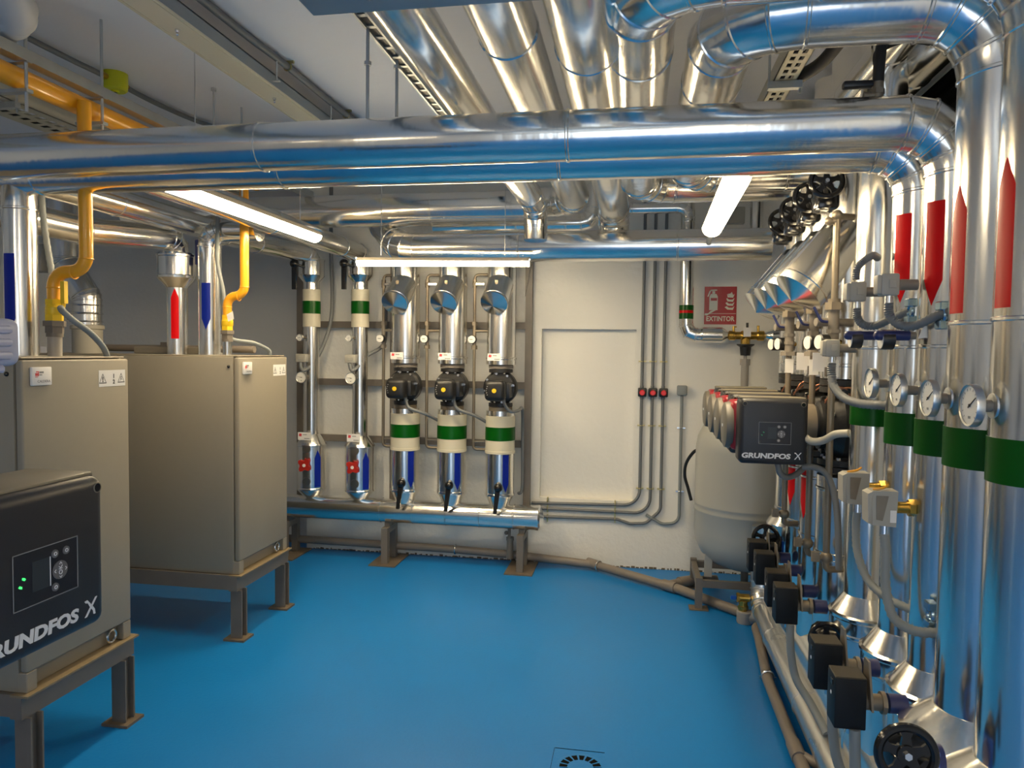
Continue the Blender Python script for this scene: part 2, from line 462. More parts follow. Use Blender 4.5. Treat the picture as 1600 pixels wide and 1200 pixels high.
# ================================================================== BOILERS
def boiler(y0, y1, x0, x1, n, label):
    zb, zt = .375, 1.6
    cy = (y0 + y1) / 2
    t = thing('boiler', label, 'boiler', ((x0 + x1) / 2, cy, zb - .0))
    mb = MB().rbox(x0, x1 - .035, y0, y1, zb, zt, .006, 2); part('body', mb, 'boiler_side', t)
    mb = MB().rbox(x1 - .03, x1, y0 + .002, y1 - .002, .45, zt - .004, .008, 3); part('front_panel', mb, 'boiler', t)
    for yy in (y0 + .002, y1 - .05):
        part('foot', MB().rbox(x1 - .045, x1 - .002, yy, yy + .048, zb, .449, .003, 1), 'boiler', t)
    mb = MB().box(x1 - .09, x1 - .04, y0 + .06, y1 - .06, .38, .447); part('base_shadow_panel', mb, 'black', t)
    part('pipe_stub', MB().torus((x1 - .02, y1 - .1, .41), (1, 0, 0), .026, .006, 20, 8), 'steel', t)
    part('screw', MB().ball((x1 - .06, y0 - .001, zt - .055), .009, 10, 6), 'black_gloss', t)
    part('lid', MB().rbox(x0 + .01, x1 - .012, y0 + .01, y1 - .01, zt, zt + .006, .003, 1), 'boiler', t)
    part('top_duct_cover', MB().rbox(x1 - .95, x1 - .42, y1 - .17, y1 - .03, zt + .006, zt + .05, .004, 1), 'boiler', t)
    # name plaque
    pa = part('name_plaque', MB().rbox(x1, x1 + .012, y0 + .035, y0 + .125, zt - .098, zt - .03, .003, 2), 'label', t, label='white plaque with red square logo')
    e = x1 + .0126
    mb = MB()
    mb.box(e - .0006, e + .0004, y0 + .048, y0 + .060, zt - .062, zt - .052).box(e - .0006, e + .0004, y0 + .048, y0 + .060, zt - .067, zt - .0645)
    mb.box(e - .0006, e + .0004, y0 + .052, y0 + .064, zt - .049, zt - .0455).box(e - .0006, e + .0004, y0 + .0615, y0 + .064, zt - .063, zt - .049)
    part('logo_mark', mb, 'labelred', pa)
    mb = MB()
    for k in range(5): mb.box(e - .0006, e + .0003, y0 + .067 + k * .004, y0 + .0695 + k * .004, zt - .053, zt - .046)
    for k in range(4): mb.box(e - .0006, e + .0003, y0 + .067 + k * .0032, y0 + .0688 + k * .0032, zt - .0605, zt - .057)
    part('maker_lettering', mb, 'gray_ink', pa)
    text('lettering', 'CALDERA %d' % n, (e, y0 + .092, zt - .083), Y, Z, .0135, 'gray_ink', pa, ext=.0003)
    st = part('warning_sticker', MB().box(x1 - .0004, x1 + .0008, y1 - .18, y1 - .025, zt - .118, zt - .05), 'label', t, label='white sticker with two warning triangles')
    e = x1 + .001
    def tri(cy_, cz, s_):
        o_ = [(0, s_), (-s_ * .95, -s_ * .8), (s_ * .95, -s_ * .8)]; i_ = [(a * .78, b * .78 - .0005) for a, b in o_]
        mb = MB()
        vs = [V((e, cy_ + a, cz + b)) for a, b in o_] + [V((e, cy_ + a, cz + b)) for a, b in i_]
        return mb.add(vs, [(0, 1, 4, 3), (1, 2, 5, 4), (2, 0, 3, 5)])
    for yy in (y1 - .158, y1 - .05): part('warning_triangle', tri(yy, zt - .086, .023), 'dark_ink', st)
    text('exclamation_lettering', '!', (e, y1 - .158, zt - .089), Y, Z, .03, 'dark_ink', st, bold=.001)
    mb = MB().prism([(-.002, .01), (.003, .01), (0, .001), (.008, -.004), (.004, -.004), (-.001, -.002), (-.008, -.011), (-.003, -.001)], (e, y1 - .05, zt - .088), Y, Z, X * .0004); part('spark_mark', mb, 'dark_ink', st)
    text('number_lettering', '1\n2', (e, y1 - .094, zt - .088), Y, Z, .024, 'dark_ink', st, bold=.0006)
    return t
B1 = boiler(2.27, 2.83, -3.75, -2.17, 1, 'near beige gray boiler cabinet at the left edge behind the foreground pump')
B2 = boiler(3.715, 4.285, -3.75, -2.17, 2, 'far beige gray boiler cabinet showing its full blank side panel')

def boiler_stand(y0, y1, label):
    x0, x1 = -3.7, -2.15
    zt = .375
    t = thing('boiler_stand', label, 'stand', ((x0 + x1) / 2, (y0 + y1) / 2, 0))
    w = .075
    def ibeam(a, b, up=Z):
        a, b = V(a), V(b); d = b - a; s_ = d.normalized().cross(up)
        mb = MB()
        mb.prism([(-w / 2, -.008), (w / 2, -.008), (w / 2, 0), (-w / 2, 0)], a, s_, up, d)
        mb.prism([(-w / 2, -.09), (w / 2, -.09), (w / 2, -.082), (-w / 2, -.082)], a, s_, up, d)
        mb.prism([(-.004, -.083), (.004, -.083), (.004, -.007), (-.004, -.007)], a, s_, up, d)
        return mb
    def chan(a, b):
        a, b = V(a), V(b); d = b - a; s_ = d.normalized().cross(Z)
        return MB().prism([(-w / 2, -.008), (w / 2, -.008), (w / 2, 0), (-w / 2, 0)], a, s_, Z, d).mat(1).prism([(-w / 2, -.09), (.012, -.09), (.012, -.008), (-w / 2, -.008)], a, s_, Z, d)
    part('side_beam', chan((x1 - w / 2, y0 - .02, zt), (x1 - w / 2, y1 + .02, zt)), ['frame_top', 'frame'], t)
    part('side_beam', chan((x0 + w / 2, y1 + .02, zt), (x0 + w / 2, y0 - .02, zt)), ['frame_top', 'frame'], t)
    for yy in (y0 + .02, y1 - .02):
        part('cross_beam', MB().box(x0, x1 - w, yy - .035, yy + .035, zt - .085, zt - .002), 'frame', t)
    for xx, sg in ((x1 - w / 2, 1), (x0 + w / 2, -1)):
        for yy in (y0 + .03, y1 - .03):
            mb = MB().box(xx - w / 2, xx + w / 2 - .008, yy - .03, yy - .022, .012, zt - .09).box(xx - w / 2, xx + w / 2 - .008, yy + .022, yy + .03, .012, zt - .09).box(xx - .004, xx + .004, yy - .022, yy + .022, .012, zt - .09)
            part('leg', mb, 'frame', t, smooth=False)
            part('base_plate', MB().box(xx - .07, xx + .055, yy - .055, yy + .055, 0, .012), 'plate', t, smooth=False)
    return t
boiler_stand(2.27, 2.83, 'brown steel stand under the near boiler')
boiler_stand(3.715, 4.285, 'brown steel stand under the far boiler')

# ================================================================== INSULATED PIPE HELPERS
def insulated(name, label, cat, pts, r, bend=.18, gores=4, step=.95, first=.4, m='alu', loc=None, extra=None, group=None):
    t = thing(name, label, cat, loc or pts[0], group)
    mb = MB().clad(pts, r, bend, gores, step, first=first)
    if extra: extra(mb)
    part('cladding', mb, m, t, 16)
    return t
def band(t, c, r, z0, z1, m, name='band', label=None):
    return part(name, MB().lathe([(r, z0), (r + .0018, z0 + .0005), (r + .0018, z1 - .0005), (r, z1)], (c[0], c[1], 0), Z, 40, cap=False), m, t, label=label)
def arrow(t, c, r, phi, w, z0, z1, tip, m, label=None):
    return part('arrow_sticker', MB().patch(c, r, phi, w, z0, z1, tip, min(.085, w * 1.25)), m, t, label=label)
def nameplate(t, o, u, v, w, h, txt=''):
    """white plate with a red mark, centre o, in the plane u,v"""
    o, u, v = V(o), V(u), V(v); n = u.cross(v)
    p = part('nameplate', MB().prism([(-w / 2, -h / 2), (w / 2, -h / 2), (w / 2, h / 2), (-w / 2, h / 2)], o - n * .004, u, v, n * .005), 'label', t, smooth=False, label='white plate with red mark')
    part('logo_mark', MB().prism([(-w * .42, 0), (-w * .22, -.002), (-w * .18, h * .3), (-w * .38, h * .36)], o + n * .001, u, v, n * .0006), 'labelred', p, smooth=False)
    mb = MB()
    for k, (a, b, zz) in enumerate(((-.1, .2, .2), (.0, .42, -.3))):
        mb.prism([(w * a, h * zz - .003), (w * b, h * zz - .003), (w * b, h * zz + .003), (w * a, h * zz + .003)], o + n * .001, u, v, n * .0005)
    part('lettering', mb, 'gray_ink', p, smooth=False)
    return p

# ------------------------------------------------------------------ five right-hand columns
PX = .90
PXS = [.932, .932, .922, .918, .90]
PY = [1.88, 2.13, 2.37, 2.63, 2.97]
PR = [.100, .100, .080, .080, .080]
COLS = []
names = ['big silver column pipe at the right edge of the frame, nearest of the row',
         'big silver column pipe second from the right edge, turning left overhead with the thick run',
         'silver column pipe third from the right edge, feeding the upper overhead run',
         'silver column pipe fourth from the right edge, turning into the lower overhead run',
         'silver column pipe fifth from the right edge, plain without any arrow, beside the pump boxes']
RIM = [-.06, -.048, -.033, -.022, -.012]
def drum_profile(r, dz, e=0):
    w = .05 + e
    prof = [(r * .9, .30), (r + w, .30), (r + w, .60), (r + w + .004, .605), (r + w + .004, .613), (r + w, .618), (r + w, .665), (r + w + .006, .672), (r + w + .006, .682), (r + w - .004, .688), (r + .002, .752), (r * .98, .752)]
    return [(a, b + (dz if b > .31 else 0)) for a, b in prof]
for i in range(5):
    y, r, PX = PY[i], PR[i], PXS[i]
    c = (PX, y)
    if i == 0: pts = [(PX, y, .30), (PX, y, 2.61), (-.005, y, 2.61), (-.005, 4.3, 2.61), (.90, 4.3, 2.61)]
    elif i == 1: pts = [(PX, y, .30), (PX, y, 2.592), (.238, y, 2.592), (.238, 3.95, 2.592), (.90, 3.95, 2.592)]
    elif i == 2: pts = [(PX, y, .30), (PX, y, 2.345), (-3.55, y, 2.345), (-3.55, y, 1.9)]
    elif i == 3: pts = [(PX, y, .30), (PX, y, 2.345), (-3.6, y, 2.345)]
    else: pts = [(PX, y, .30), (PX, y, 2.93)]
    t = thing('column_pipe', names[i], 'pipe', (PX, y, 0), 'right hand column pipes')
    mb = MB().clad(pts, r, .20 if i < 2 else .15, 4, 1.06, first=1.44 if i < 2 else 1.38, later=(.3, .3, 1.0, 1.05, .3)[i])
    part('cladding', mb, 'alu_v', t, 16)
    part('valve_jacket', MB().lathe(drum_profile(r, RIM[i] - .012, .028 if i < 2 else 0), (PX, y, 0), Z, 44, cap=False), 'alu_v', t, 20)
    zb = (1.355, 1.462) if i < 4 else (1.385, 1.475)
    band(t, c, r, zb[0], zb[1], 'green', 'green_band', 'glossy green band')
    ph = phi_cam(PX, y)
    if i == 3: arrow(t, c, r, ph - .60, .056, 1.825, 2.115, 'down', 'red', 'red down arrow')
    if i == 2: arrow(t, c, r, ph - .62, .058, 1.80, 2.105, 'down', 'red', 'red down arrow')
    if i == 1: arrow(t, c, r, ph - .95, .052, 1.765, 2.10, 'up', 'red', 'red up arrow')
    if i == 0: arrow(t, c, r, ph - .92, .052, 1.765, 2.11, 'up', 'red', 'red up arrow')
    if i == 3:   # boiler end of the lower overhead run
        part('boiler_drop', MB().clad([(-2.51, y, 1.606), (-2.51, y, 2.345)], .063, .1, 3, 2, first=.60), 'alu_v', t, 16)
        arrow(t, (-2.51, y), .063, phi_cam(-2.51, y) - .68, .046, 1.70, 2.02, 'down', 'blue', 'blue down arrow')
    COLS.append(t)
PX = .90
# thermometers on the first four columns
def thermometer(c, ax, r, stem, label, stem_r=.016, needle=2.3, group=None, stem_m='bronze'):
    """dial centre c, facing ax, stem runs back by `stem`"""
    c, ax = V(c), V(ax).normalized()
    t = thing('dial_thermometer', label, 'thermometer', c - ax * stem, group)
    part('stem', MB().cyl(c - ax * .012, c - ax * stem, stem_r, 20), stem_m, t)
    part('rosette', MB().lathe([(r * .62, 0), (r * .58, .004), (stem_r, .006)], c - ax * stem, ax, 28), 'alu_dull', t)
    part('case', MB().lathe([(r * .9, -.017), (r, -.014), (r, .0), (r * .97, .004), (r * .9, .002), (r * .9, -.004)], c, ax, 40), 'glassy', t)
    d = part('dial', MB().cyl(c - ax * .006, c - ax * .001, r * .92, 40), 'dial', t)
    u = Z.cross(ax).normalized(); v = ax.cross(u)
    o = c - ax * .0006
    mb = MB().prism([(-.0016, -r * .2), (.0016, -r * .2), (.0006, r * .72), (-.0006, r * .72)], o, (u * math.cos(needle) + v * math.sin(needle)), (-u * math.sin(needle) + v * math.cos(needle)), ax * .0012)
    mb.cyl(o, o + ax * .0022, r * .07, 12)
    part('needle', mb, 'dark_ink', d)
    mb = MB()
    for k in range(13):
        a = R(-135 + 270 * k / 12) + PI / 2
        dd = u * math.cos(a) + v * math.sin(a); nn = ax.cross(dd)
        mb.prism([(-.0007, r * .70), (.0007, r * .70), (.0007, r * .82), (-.0007, r * .82)], o, nn, dd, ax * .0004)
    mb.prism([(-r * .12, -r * .62), (r * .12, -r * .62), (r * .12, -r * .5), (-r * .12, -r * .5)], o, u, v, ax * .0004)
    part('scale_marks', mb, 'gray_ink', d)
    return t
gl = ['nearest dial thermometer, on the column pipe at the right edge', 'dial thermometer on the second column pipe from the right edge',
      'dial thermometer on the third column pipe from the right edge', 'farthest dial thermometer of the row, next to the gray flexible conduit bend']
for i in range(4):
    thermometer((.783, PY[i], (1.535, 1.537, 1.547, 1.557)[i]), (-1, 0, 0), .051, PXS[i] - PR[i] - .783 + .003, gl[i], .0145, needle=-1.0, group='dial thermometers on the columns', stem_m='tube')

# ------------------------------------------------------------------ ceiling pipes along the room
ZP = 2.62
insulated('ceiling_pipe', 'silver pipe under the ceiling, leftmost of the overhead bundle, dropping down to the back run', 'pipe', [(-.645, -.5, 2.58), (-.645, 4.62, 2.58), (-.645, 4.62, 2.36)], .075, .13, 3, 1.3, first=.9)
insulated('ceiling_pipe', 'silver pipe under the ceiling, second from the left of the overhead bundle', 'pipe', [(-.40, -.5, ZP), (-.40, 4.74, ZP), (-.75, 4.74, ZP)], .092, .2, 4, 1.15, first=.4)
insulated('ceiling_pipe', 'thick silver pipe under the ceiling, between the second pipe and the elbowed pair', 'pipe', [(-.165, -.5, 2.61), (-.165, 4.98, 2.61), (-.165, 4.98, 2.45)], .103, .16, 4, 1.3, first=.2)

# ------------------------------------------------------------------ back runs
insulated('back_run', 'upper thick silver run crossing the room below the ceiling in front of the back wall', 'pipe', [(-3.6, 4.72, 2.585), (-.72, 4.72, 2.585)], .108, .2, 4, 1.2, first=2.25)
insulated('back_run', 'lower thick silver run just above the level tube lamp, bent up at its left end', 'pipe',
          [(-2.03, 5.30, 2.74), (-1.57, 4.70, 2.328), (.80, 4.70, 2.328)], .098, .20, 3, 1.0, first=.45)
insulated('back_run', 'thin silver run half hidden behind the lower thick run', 'pipe', [(-1.45, 5.1, 2.55), (-.5, 5.1, 2.55), (-.3, 5.1, 2.55), (-.3, 5.1, 2.8)], .06, .12, 3, 1.0, first=.6)
insulated('back_run', 'thin silver run high on the back wall above the three gray conduits', 'pipe', [(-.35, 5.42, 2.70), (.36, 5.42, 2.70), (.36, 5.42, 2.60)], .04, .08, 3, .8, first=.3)
# feed pipes along the left side of the room
insulated('branch_pipe', 'silver pipe running from the near left to the leftmost back wall riser', 'pipe', [(-2.635, 2.85, 2.385), (-2.635, 4.75, 2.385), (-2.505, 5.35, 2.385), (-2.505, 5.35, 2.3)], .07, .12, 3, 1.0, first=.5)
insulated('branch_pipe', 'silver pipe running under the left tube lamp to the second back wall riser', 'pipe', [(-2.10, 2.85, 2.385), (-2.10, 5.35, 2.385), (-2.09, 5.35, 2.3)], .07, .12, 3, 1.0, first=1.1)
insulated('branch_pipe', 'silver pipe high at the left, behind the yellow gas drop', 'pipe', [(-2.93, 2.5, 2.47), (-2.93, 5.7, 2.47)], .075, .12, 3, 1.1, first=.6)
# pipes standing on the far boiler
def boiler_pipes():
    t = thing('boiler_flow_pipe', 'silver pipe with red up arrow standing on the far boiler', 'pipe', (-2.735, 4.0, 1.606))
    part('cladding', MB().clad([(-2.735, 4, 1.606), (-2.735, 4, 2.02)], .060, .1, 3), 'alu_v', t, 16)
    part('valve_jacket', MB().lathe([(.062, 2.005), (.114, 2.062), (.116, 2.075), (.113, 2.08), (.113, 2.185), (.117, 2.19), (.117, 2.2), (.112, 2.21), (.05, 2.212)], (-2.735, 4, 0), Z, 40), 'alu_v', t, 16)
    part('upper_bend', MB().clad([(-2.735, 4, 2.21), (-2.735, 4, 2.30), (-2.78, 3.3, 2.235), (-2.78, 2.75, 2.235)], .07, .09, 3), 'alu', t, 16)
    part('lever', MB().rbox(-2.60, -2.57, 3.97, 4.02, 2.14, 2.29, .006, 2), 'navy', t)
    arrow(t, (-2.735, 4), .060, phi_cam(-2.735, 4) - .25, .045, 1.70, 2.0, 'up', 'red', 'red up arrow')
    t = thing('boiler_return_pipe', 'silver pipe with blue down arrow standing on the far boiler, bent over at the top', 'pipe', (-2.52, 4.0, 1.606))
    part('cladding', MB().clad([(-2.52, 4, 1.606), (-2.52, 4, 2.345), (-2.2, 4, 2.345)], .068, .10, 4, .6, first=.6), 'alu_v', t, 16)
    arrow(t, (-2.52, 4), .068, phi_cam(-2.52, 4) - .35, .052, 1.755, 2.03, 'down', 'blue', 'blue down arrow')
    # flue
    t = thing('flue_pipe', 'dull steel flue with an angled offset rising at the back of the far boiler', 'flue', (-3.35, 4.0, 1.606))
    part('adapter', MB().lathe([(.085, 1.606), (.085, 1.75), (.094, 1.755), (.094, 1.775), (.086, 1.78)], (-3.35, 4, 0), Z, 32), 'flue_base', t)
    part('cladding', MB().clad([(-3.35, 4, 1.77), (-3.35, 4, 1.95), (-3.50, 4, 2.17), (-3.50, 4, 2.6), (-3.50, 4, 2.95)], .082, .06, 2, .3, first=.06), 'steel', t, 16)
    part('seam_rings', MB().torus((-3.35, 4, 1.85), Z, .083, .006, 36, 8).torus((-3.35, 4, 1.80), Z, .083, .005, 36, 8).torus((-3.35, 4, 1.9), Z, .083, .005, 36, 8), 'steel', t)
    part('junction_box', MB().rbox(-3.70, -3.58, 3.9, 4.0, 2.10, 2.27, .005, 1), 'lightbox', t)
    mb = MB().tube(fillet([(-3.5, 4.2, 1.64), (-3.25, 4.21, 1.64), (-2.8, 4.21, 1.64), (-2.35, 4.21, 1.64)], .05, 3), .022, 12)
    mb.box(-2.98, -2.93, 4.18, 4.24, 1.606, 1.68)
    single('condensate_pipe', mb, 'pvc', 'dark condensate pipe lying along the top of the far boiler', 'pipe')
boiler_pipes()

# ================================================================== GAS
def gas():
    gz, gx = 2.625, -2.25
    t = thing('gas_main', 'orange yellow gas main running along the left under the ceiling', 'gas pipe', (gx, 3, gz))
    part('main_tube', MB().tube([(gx, 0.3, gz), (gx, 4.06, gz)], .039, 24), 'yellow', t)
    for y, xs in ((2.62, -2.345), (3.895, -2.345)):
        dx = -2.195 if y < 3 else -2.236
        g = part('drop_tube', MB().tube(fillet([(dx, y, gz), (dx, y, 1.955), (xs, y, 1.955 - .01), (xs, y, 1.83)], [.065, .06], 8), .026 if y < 3 else .025, 24), 'yellow', t)
        for zz in (2.0,): part('weld_ring', MB().torus((dx, y, zz), Z, .0262 if y < 3 else .0252, .003, 24, 6).torus(((dx + xs) / 2 + .02, y, 1.947), X, .0262 if y < 3 else .0252, .003, 24, 6).torus((xs, y, 1.885), Z, .0262 if y < 3 else .0252, .003, 24, 6), 'yellow', g)
    for k, y in enumerate((2.34, 2.72, 3.8)):
        part('hanger', MB().cyl((gx + .055, y, gz - .13), (gx + .055, y, 2.99), .006, 8).box(gx - .06, gx + .07, y - .015, y + .015, gz - .062, gz - .05).box(gx - .06, gx + .07, y - .012, y + .012, gz + .044, gz + .05), 'galv', t, label='zinc threaded rod clamp')
    part('strut_channel', MB().box(gx + .025, gx + .065, .4, 4.7, gz + .052, gz + .092).box(gx + .02, gx + .07, .4, 4.7, gz + .048, gz + .053), 'galv', t)
    # valves
    for y, xs, lb, s in ((2.62, -2.345, 'yellow gas valve with lever on top of the near boiler', .78), (3.895, -2.345, 'smaller looking yellow gas valve with white tag on the far boiler', .76)):
        v = thing('gas_valve', lb, 'valve', (xs, y, 1.606))
        part('nipple', MB().cyl((xs, y, 1.606), (xs, y, 1.71), .034 * s, 20), 'pvc_lt' if y < 3 else 'steel', v)
        part('union_nut', MB().hexnut((xs, y, 1.70), (xs, y, 1.735), .045 * s).hexnut((xs, y, 1.728), (xs, y, 1.75), .055 * s).cyl((xs, y, 1.685), (xs, y, 1.70), .04 * s), 'frame', v)
        part('valve_body', MB().hexnut((xs, y, 1.75), (xs, y, 1.775), .044 * s).lathe([(.040 * s, 1.775), (.043 * s, 1.78), (.043 * s, 1.805), (.04 * s, 1.808), (.038 * s, 1.82)], (xs, y, 0), Z, 24).hexnut((xs, y, 1.815), (xs, y, 1.838), .042 * s), 'yellow2', v)
        if y < 3:
            lev = MB().cyl((xs + .02, y, 1.79), (xs + .048, y - .01, 1.79), .008)
            lev.hexa([(xs + .042, y - .02, 1.79), (xs + .047, y - .02, 1.79), (xs + .047, y, 1.79), (xs + .042, y, 1.79)], [(xs + .05, y - .02, 1.82), (xs + .055, y - .02, 1.82), (xs + .055, y, 1.82), (xs + .05, y, 1.82)])
            lev.box(xs + .048, xs + .066, y - .022, y - .002, 1.82, 1.91)
            part('lever', lev, 'yellow2', v)
            part('sticker', MB().box(xs - .03, xs - .006, y - .04, y - .0355, 1.62, 1.645), 'label', v)
        else:
            part('tag', MB().prism([(0, 0), (.035, .015), (.028, .06), (-.01, .04)], (xs + .03, y - .04, 1.80), X, Z, Y * .001), 'label', v, label='white paper tag')
gas()
# flexible conduits to the boilers
def corrug(mb, path, r, step=.009, seg=14, amp=.14):
    """corrugated flexible hose along a smooth path"""
    pts = []
    for i in range(len(path) - 1):
        a, b = V(path[i]), V(path[i + 1]); n = max(1, int((b - a).length / step))
        pts += [a.lerp(b, k / n) for k in range(n)]
    pts.append(V(path[-1]))
    return mb.tube(pts, r, seg, True, rfun=lambda i: r * (1 + (amp if i % 2 else -amp * .4)))
def smooth(pts, n=10):
    """Catmull-Rom through the points"""
    p = [V(a) for a in pts]; p = [p[0] * 2 - p[1]] + p + [p[-1] * 2 - p[-2]]
    out = []
    for i in range(1, len(p) - 2):
        for k in range(n):
            t = k / n
            out.append(.5 * ((2 * p[i]) + (p[i + 1] - p[i - 1]) * t + (2 * p[i - 1] - 5 * p[i] + 4 * p[i + 1] - p[i + 2]) * t * t + (3 * p[i] - p[i - 1] - 3 * p[i + 1] + p[i + 2]) * t ** 3))
    out.append(p[-2])
    return out
def hose(pts, r, label, m='conduit_lt', corr=True, name='flexible_conduit', cat='conduit', group=None):
    mb = MB(); sp = smooth(pts)
    if corr: corrug(mb, sp, r)
    else: mb.tube(sp, r, 12)
    return single(name, mb, m, label, cat, group, sharp=60)
hose([(-2.262, 2.56, 1.80), (-2.218, 2.52, 1.785), (-2.19, 2.54, 1.75), (-2.182, 2.60, 1.715), (-2.19, 2.66, 1.682), (-2.202, 2.72, 1.642), (-2.21, 2.75, 1.606)], .0115, 'gray flexible conduit curving from the yellow gas valve onto the near boiler', group=None)
hose([(-2.517, 2.75, 2.40), (-2.515, 2.75, 2.29), (-2.505, 2.75, 2.168), (-2.483, 2.75, 2.03), (-2.46, 2.75, 1.9), (-2.45, 2.75, 1.75), (-2.45, 2.75, 1.606)], .0125, 'gray ribbed conduit dropping beside the blue arrow pipe of the near boiler')
hose([(-2.42, 3.93, 2.5), (-2.42, 3.92, 2.3), (-2.41, 3.9, 2.15), (-2.37, 3.9, 1.95), (-2.375, 3.9, 1.76), (-2.33, 3.92, 1.70), (-2.24, 4.0, 1.68), (-2.20, 4.1, 1.64), (-2.20, 4.12, 1.606)], .0115, 'gray cable looping down past the blue arrow pipe of the far boiler', corr=False)

# ================================================================== CEILING: trunking, conduits, detector, trays
def ceiling_bits():
    t = thing('cable_trunking', 'cream underside cable trunking hung along the ceiling above the boilers', 'trunking', (-1.735, 2.9, 2.85))
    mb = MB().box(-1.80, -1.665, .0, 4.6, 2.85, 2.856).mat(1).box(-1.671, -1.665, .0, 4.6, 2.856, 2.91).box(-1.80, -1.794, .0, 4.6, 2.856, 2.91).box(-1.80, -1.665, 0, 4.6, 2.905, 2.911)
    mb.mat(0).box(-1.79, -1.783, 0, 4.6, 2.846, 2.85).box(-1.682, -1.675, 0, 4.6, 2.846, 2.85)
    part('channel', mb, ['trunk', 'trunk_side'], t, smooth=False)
    for y in (2.55, 3.3, 4.0): part('screw', MB().lathe([(.006, -.012), (.009, -.006), (.009, 0)], (-1.735, y, 2.85), Z, 10).ball((-1.735, y, 2.832), .006, 8, 6), 'zinc', t)
    for y in (2.3, 3.15, 3.75): part('rod', MB().cyl((-1.645, y, 2.87), (-1.645, y, 3.0), .004, 8).box(-1.67, -1.63, y - .008, y + .008, 2.868, 2.872), 'galv', t)
    for k, (x, y) in enumerate(((-2.196, 3.53),)):
        single('hanger_rod', MB().cyl((x, y, 2.5), (x, y, 2.995), .005, 8).cyl((x, y, 2.985), (x, y, 2.999), .014, 12), 'galv', 'thin threaded rod hanging from the bare ceiling right of the gas detector', 'rod')
    t = thing('ceiling_conduit', 'dark gray conduit clipped to the ceiling right of the cream trunking', 'conduit', (-1.64, 3, 2.97))
    part('tube', MB().tube(smooth([(-1.66, 0, 2.975), (-1.66, 2.6, 2.975), (-1.645, 3.2, 2.975), (-1.635, 4.0, 2.972), (-1.56, 4.35, 2.97), (-1.3, 4.42, 2.965), (-1.05, 4.42, 2.965)], 8), .0165, 12), 'conduit', t)
    for y in (3.25, 3.95): part('clamp', MB().torus((-1.642, y, 2.973), Y, .018, .004, 16, 6).box(-1.675, -1.61, y - .006, y + .006, 2.988, 2.999), 'clamp', t)
    single('junction_box', MB().lathe([(.055, 2.93), (.06, 2.94), (.06, 3.0)], (-.98, 4.42, 0), Z, 28), 'whiteplastic', 'round white junction box on the ceiling near the threaded rods', 'box')
    # gas detector and its conduit
    t = thing('gas_detector', 'round yellow gas detector on the ceiling above the gas main', 'detector', (-2.575, 3.28, 3.0))
    part('case', MB().lathe([(.05, 2.915), (.058, 2.922), (.06, 2.94), (.06, 3.0)], (-2.575, 3.28, 0), Z, 32), 'detector', t)
    part('sensor', MB().cyl((-2.575, 3.28, 2.908), (-2.575, 3.28, 2.918), .02, 20), 'detector', t)
    mb = MB()
    for a in (-.006, .006): mb.box(-2.575 + a - .003, -2.575 + a + .003, 3.272, 3.288, 2.906, 2.9085)
    part('slot', mb, 'dark_ink', t)
    for dy in (-.07, .07): part('gland', MB().cyl((-2.575, 3.28 + dy - .02, 2.965), (-2.575, 3.28 + dy + .02, 2.965), .014, 10), 'brass', t)
    single('ceiling_conduit', MB().tube(smooth([(-2.61, .5, 2.972), (-2.61, 2.7, 2.972), (-2.58, 3.2, 2.965)], 6), .013, 12), 'conduit', 'gray conduit on the ceiling from the near left to the yellow detector', 'conduit')
    single('ceiling_conduit', MB().tube(smooth([(-2.575, 3.36, 2.965), (-2.60, 3.45, 2.972), (-2.60, 3.7, 2.975), (-2.55, 4.0, 2.975), (-2.40, 4.3, 2.975), (-2.0, 4.6, 2.975)], 8), .013, 12), 'conduit', 'gray conduit curving away across the ceiling beyond the yellow detector', 'conduit')
    single('ventilation_hose', corrug(MB(), smooth([(-2.10, 1.6, 2.99), (-2.10, 1.95, 2.93), (-2.14, 2.22, 2.82), (-2.28, 2.30, 2.81), (-2.45, 2.33, 2.855), (-2.7, 2.33, 2.875), (-3.2, 2.3, 2.89)], 10), .072, .016, 24, .10), 'hose', 'white corrugated hose in the top left corner', 'hose', sharp=60)
    # support beam under the pipes nearest the camera
    t = thing('support_beam', 'blue gray steel beam carrying the overhead pipes at the top edge', 'beam', (-.1, 1.66, 2.42))
    part('channel', MB().box(-.80, .35, 1.40, 1.72, 2.470, 2.476).box(-.80, .35, 1.714, 1.72, 2.476, 2.50).box(-.80, .35, 1.40, 1.406, 2.476, 2.50), 'galv_blue', t, smooth=False)
    part('bolt', MB().hexnut((-.62, 1.62, 2.455), (-.62, 1.62, 2.47), .016).cyl((-.62, 1.62, 2.45), (-.62, 1.62, 2.52), .007, 10), 'zinc', t)
    for i, (x, y) in enumerate(((-.905, 2.25), (-.80, 2.52))):
        pass
    t = thing('pipe_hanger', 'pair of threaded rods from the ceiling strut down to the two overhead runs', 'hanger', (-.85, 2.45, 2.42))
    part('rod', MB().cyl((-.905, 2.36, 2.42), (-.905, 2.36, 2.72), .006, 10).hexnut((-.905, 2.36, 2.60), (-.905, 2.36, 2.612), .013), 'galv', t)
    part('rod', MB().cyl((-.895, 2.63, 2.42), (-.895, 2.63, 2.72), .006, 10).hexnut((-.895, 2.63, 2.69), (-.895, 2.63, 2.702), .013), 'galv', t)
    t = thing('strut_rail', 'slotted dark strut rail beside the leftmost overhead pipe', 'rail', (-.87, 2.5, 2.72))
    mb = MB().box(-.915, -.907, 1.2, 4.6, 2.72, 2.76).box(-.875, -.867, 1.2, 4.6, 2.72, 2.76).box(-.915, -.867, 1.2, 4.6, 2.76, 2.765)
    y = 1.25
    while y < 4.5:
        mb.box(-.907, -.875, y, y + .018, 2.726, 2.729); y += .085
    part('rail', mb, 'galv', t, smooth=False)
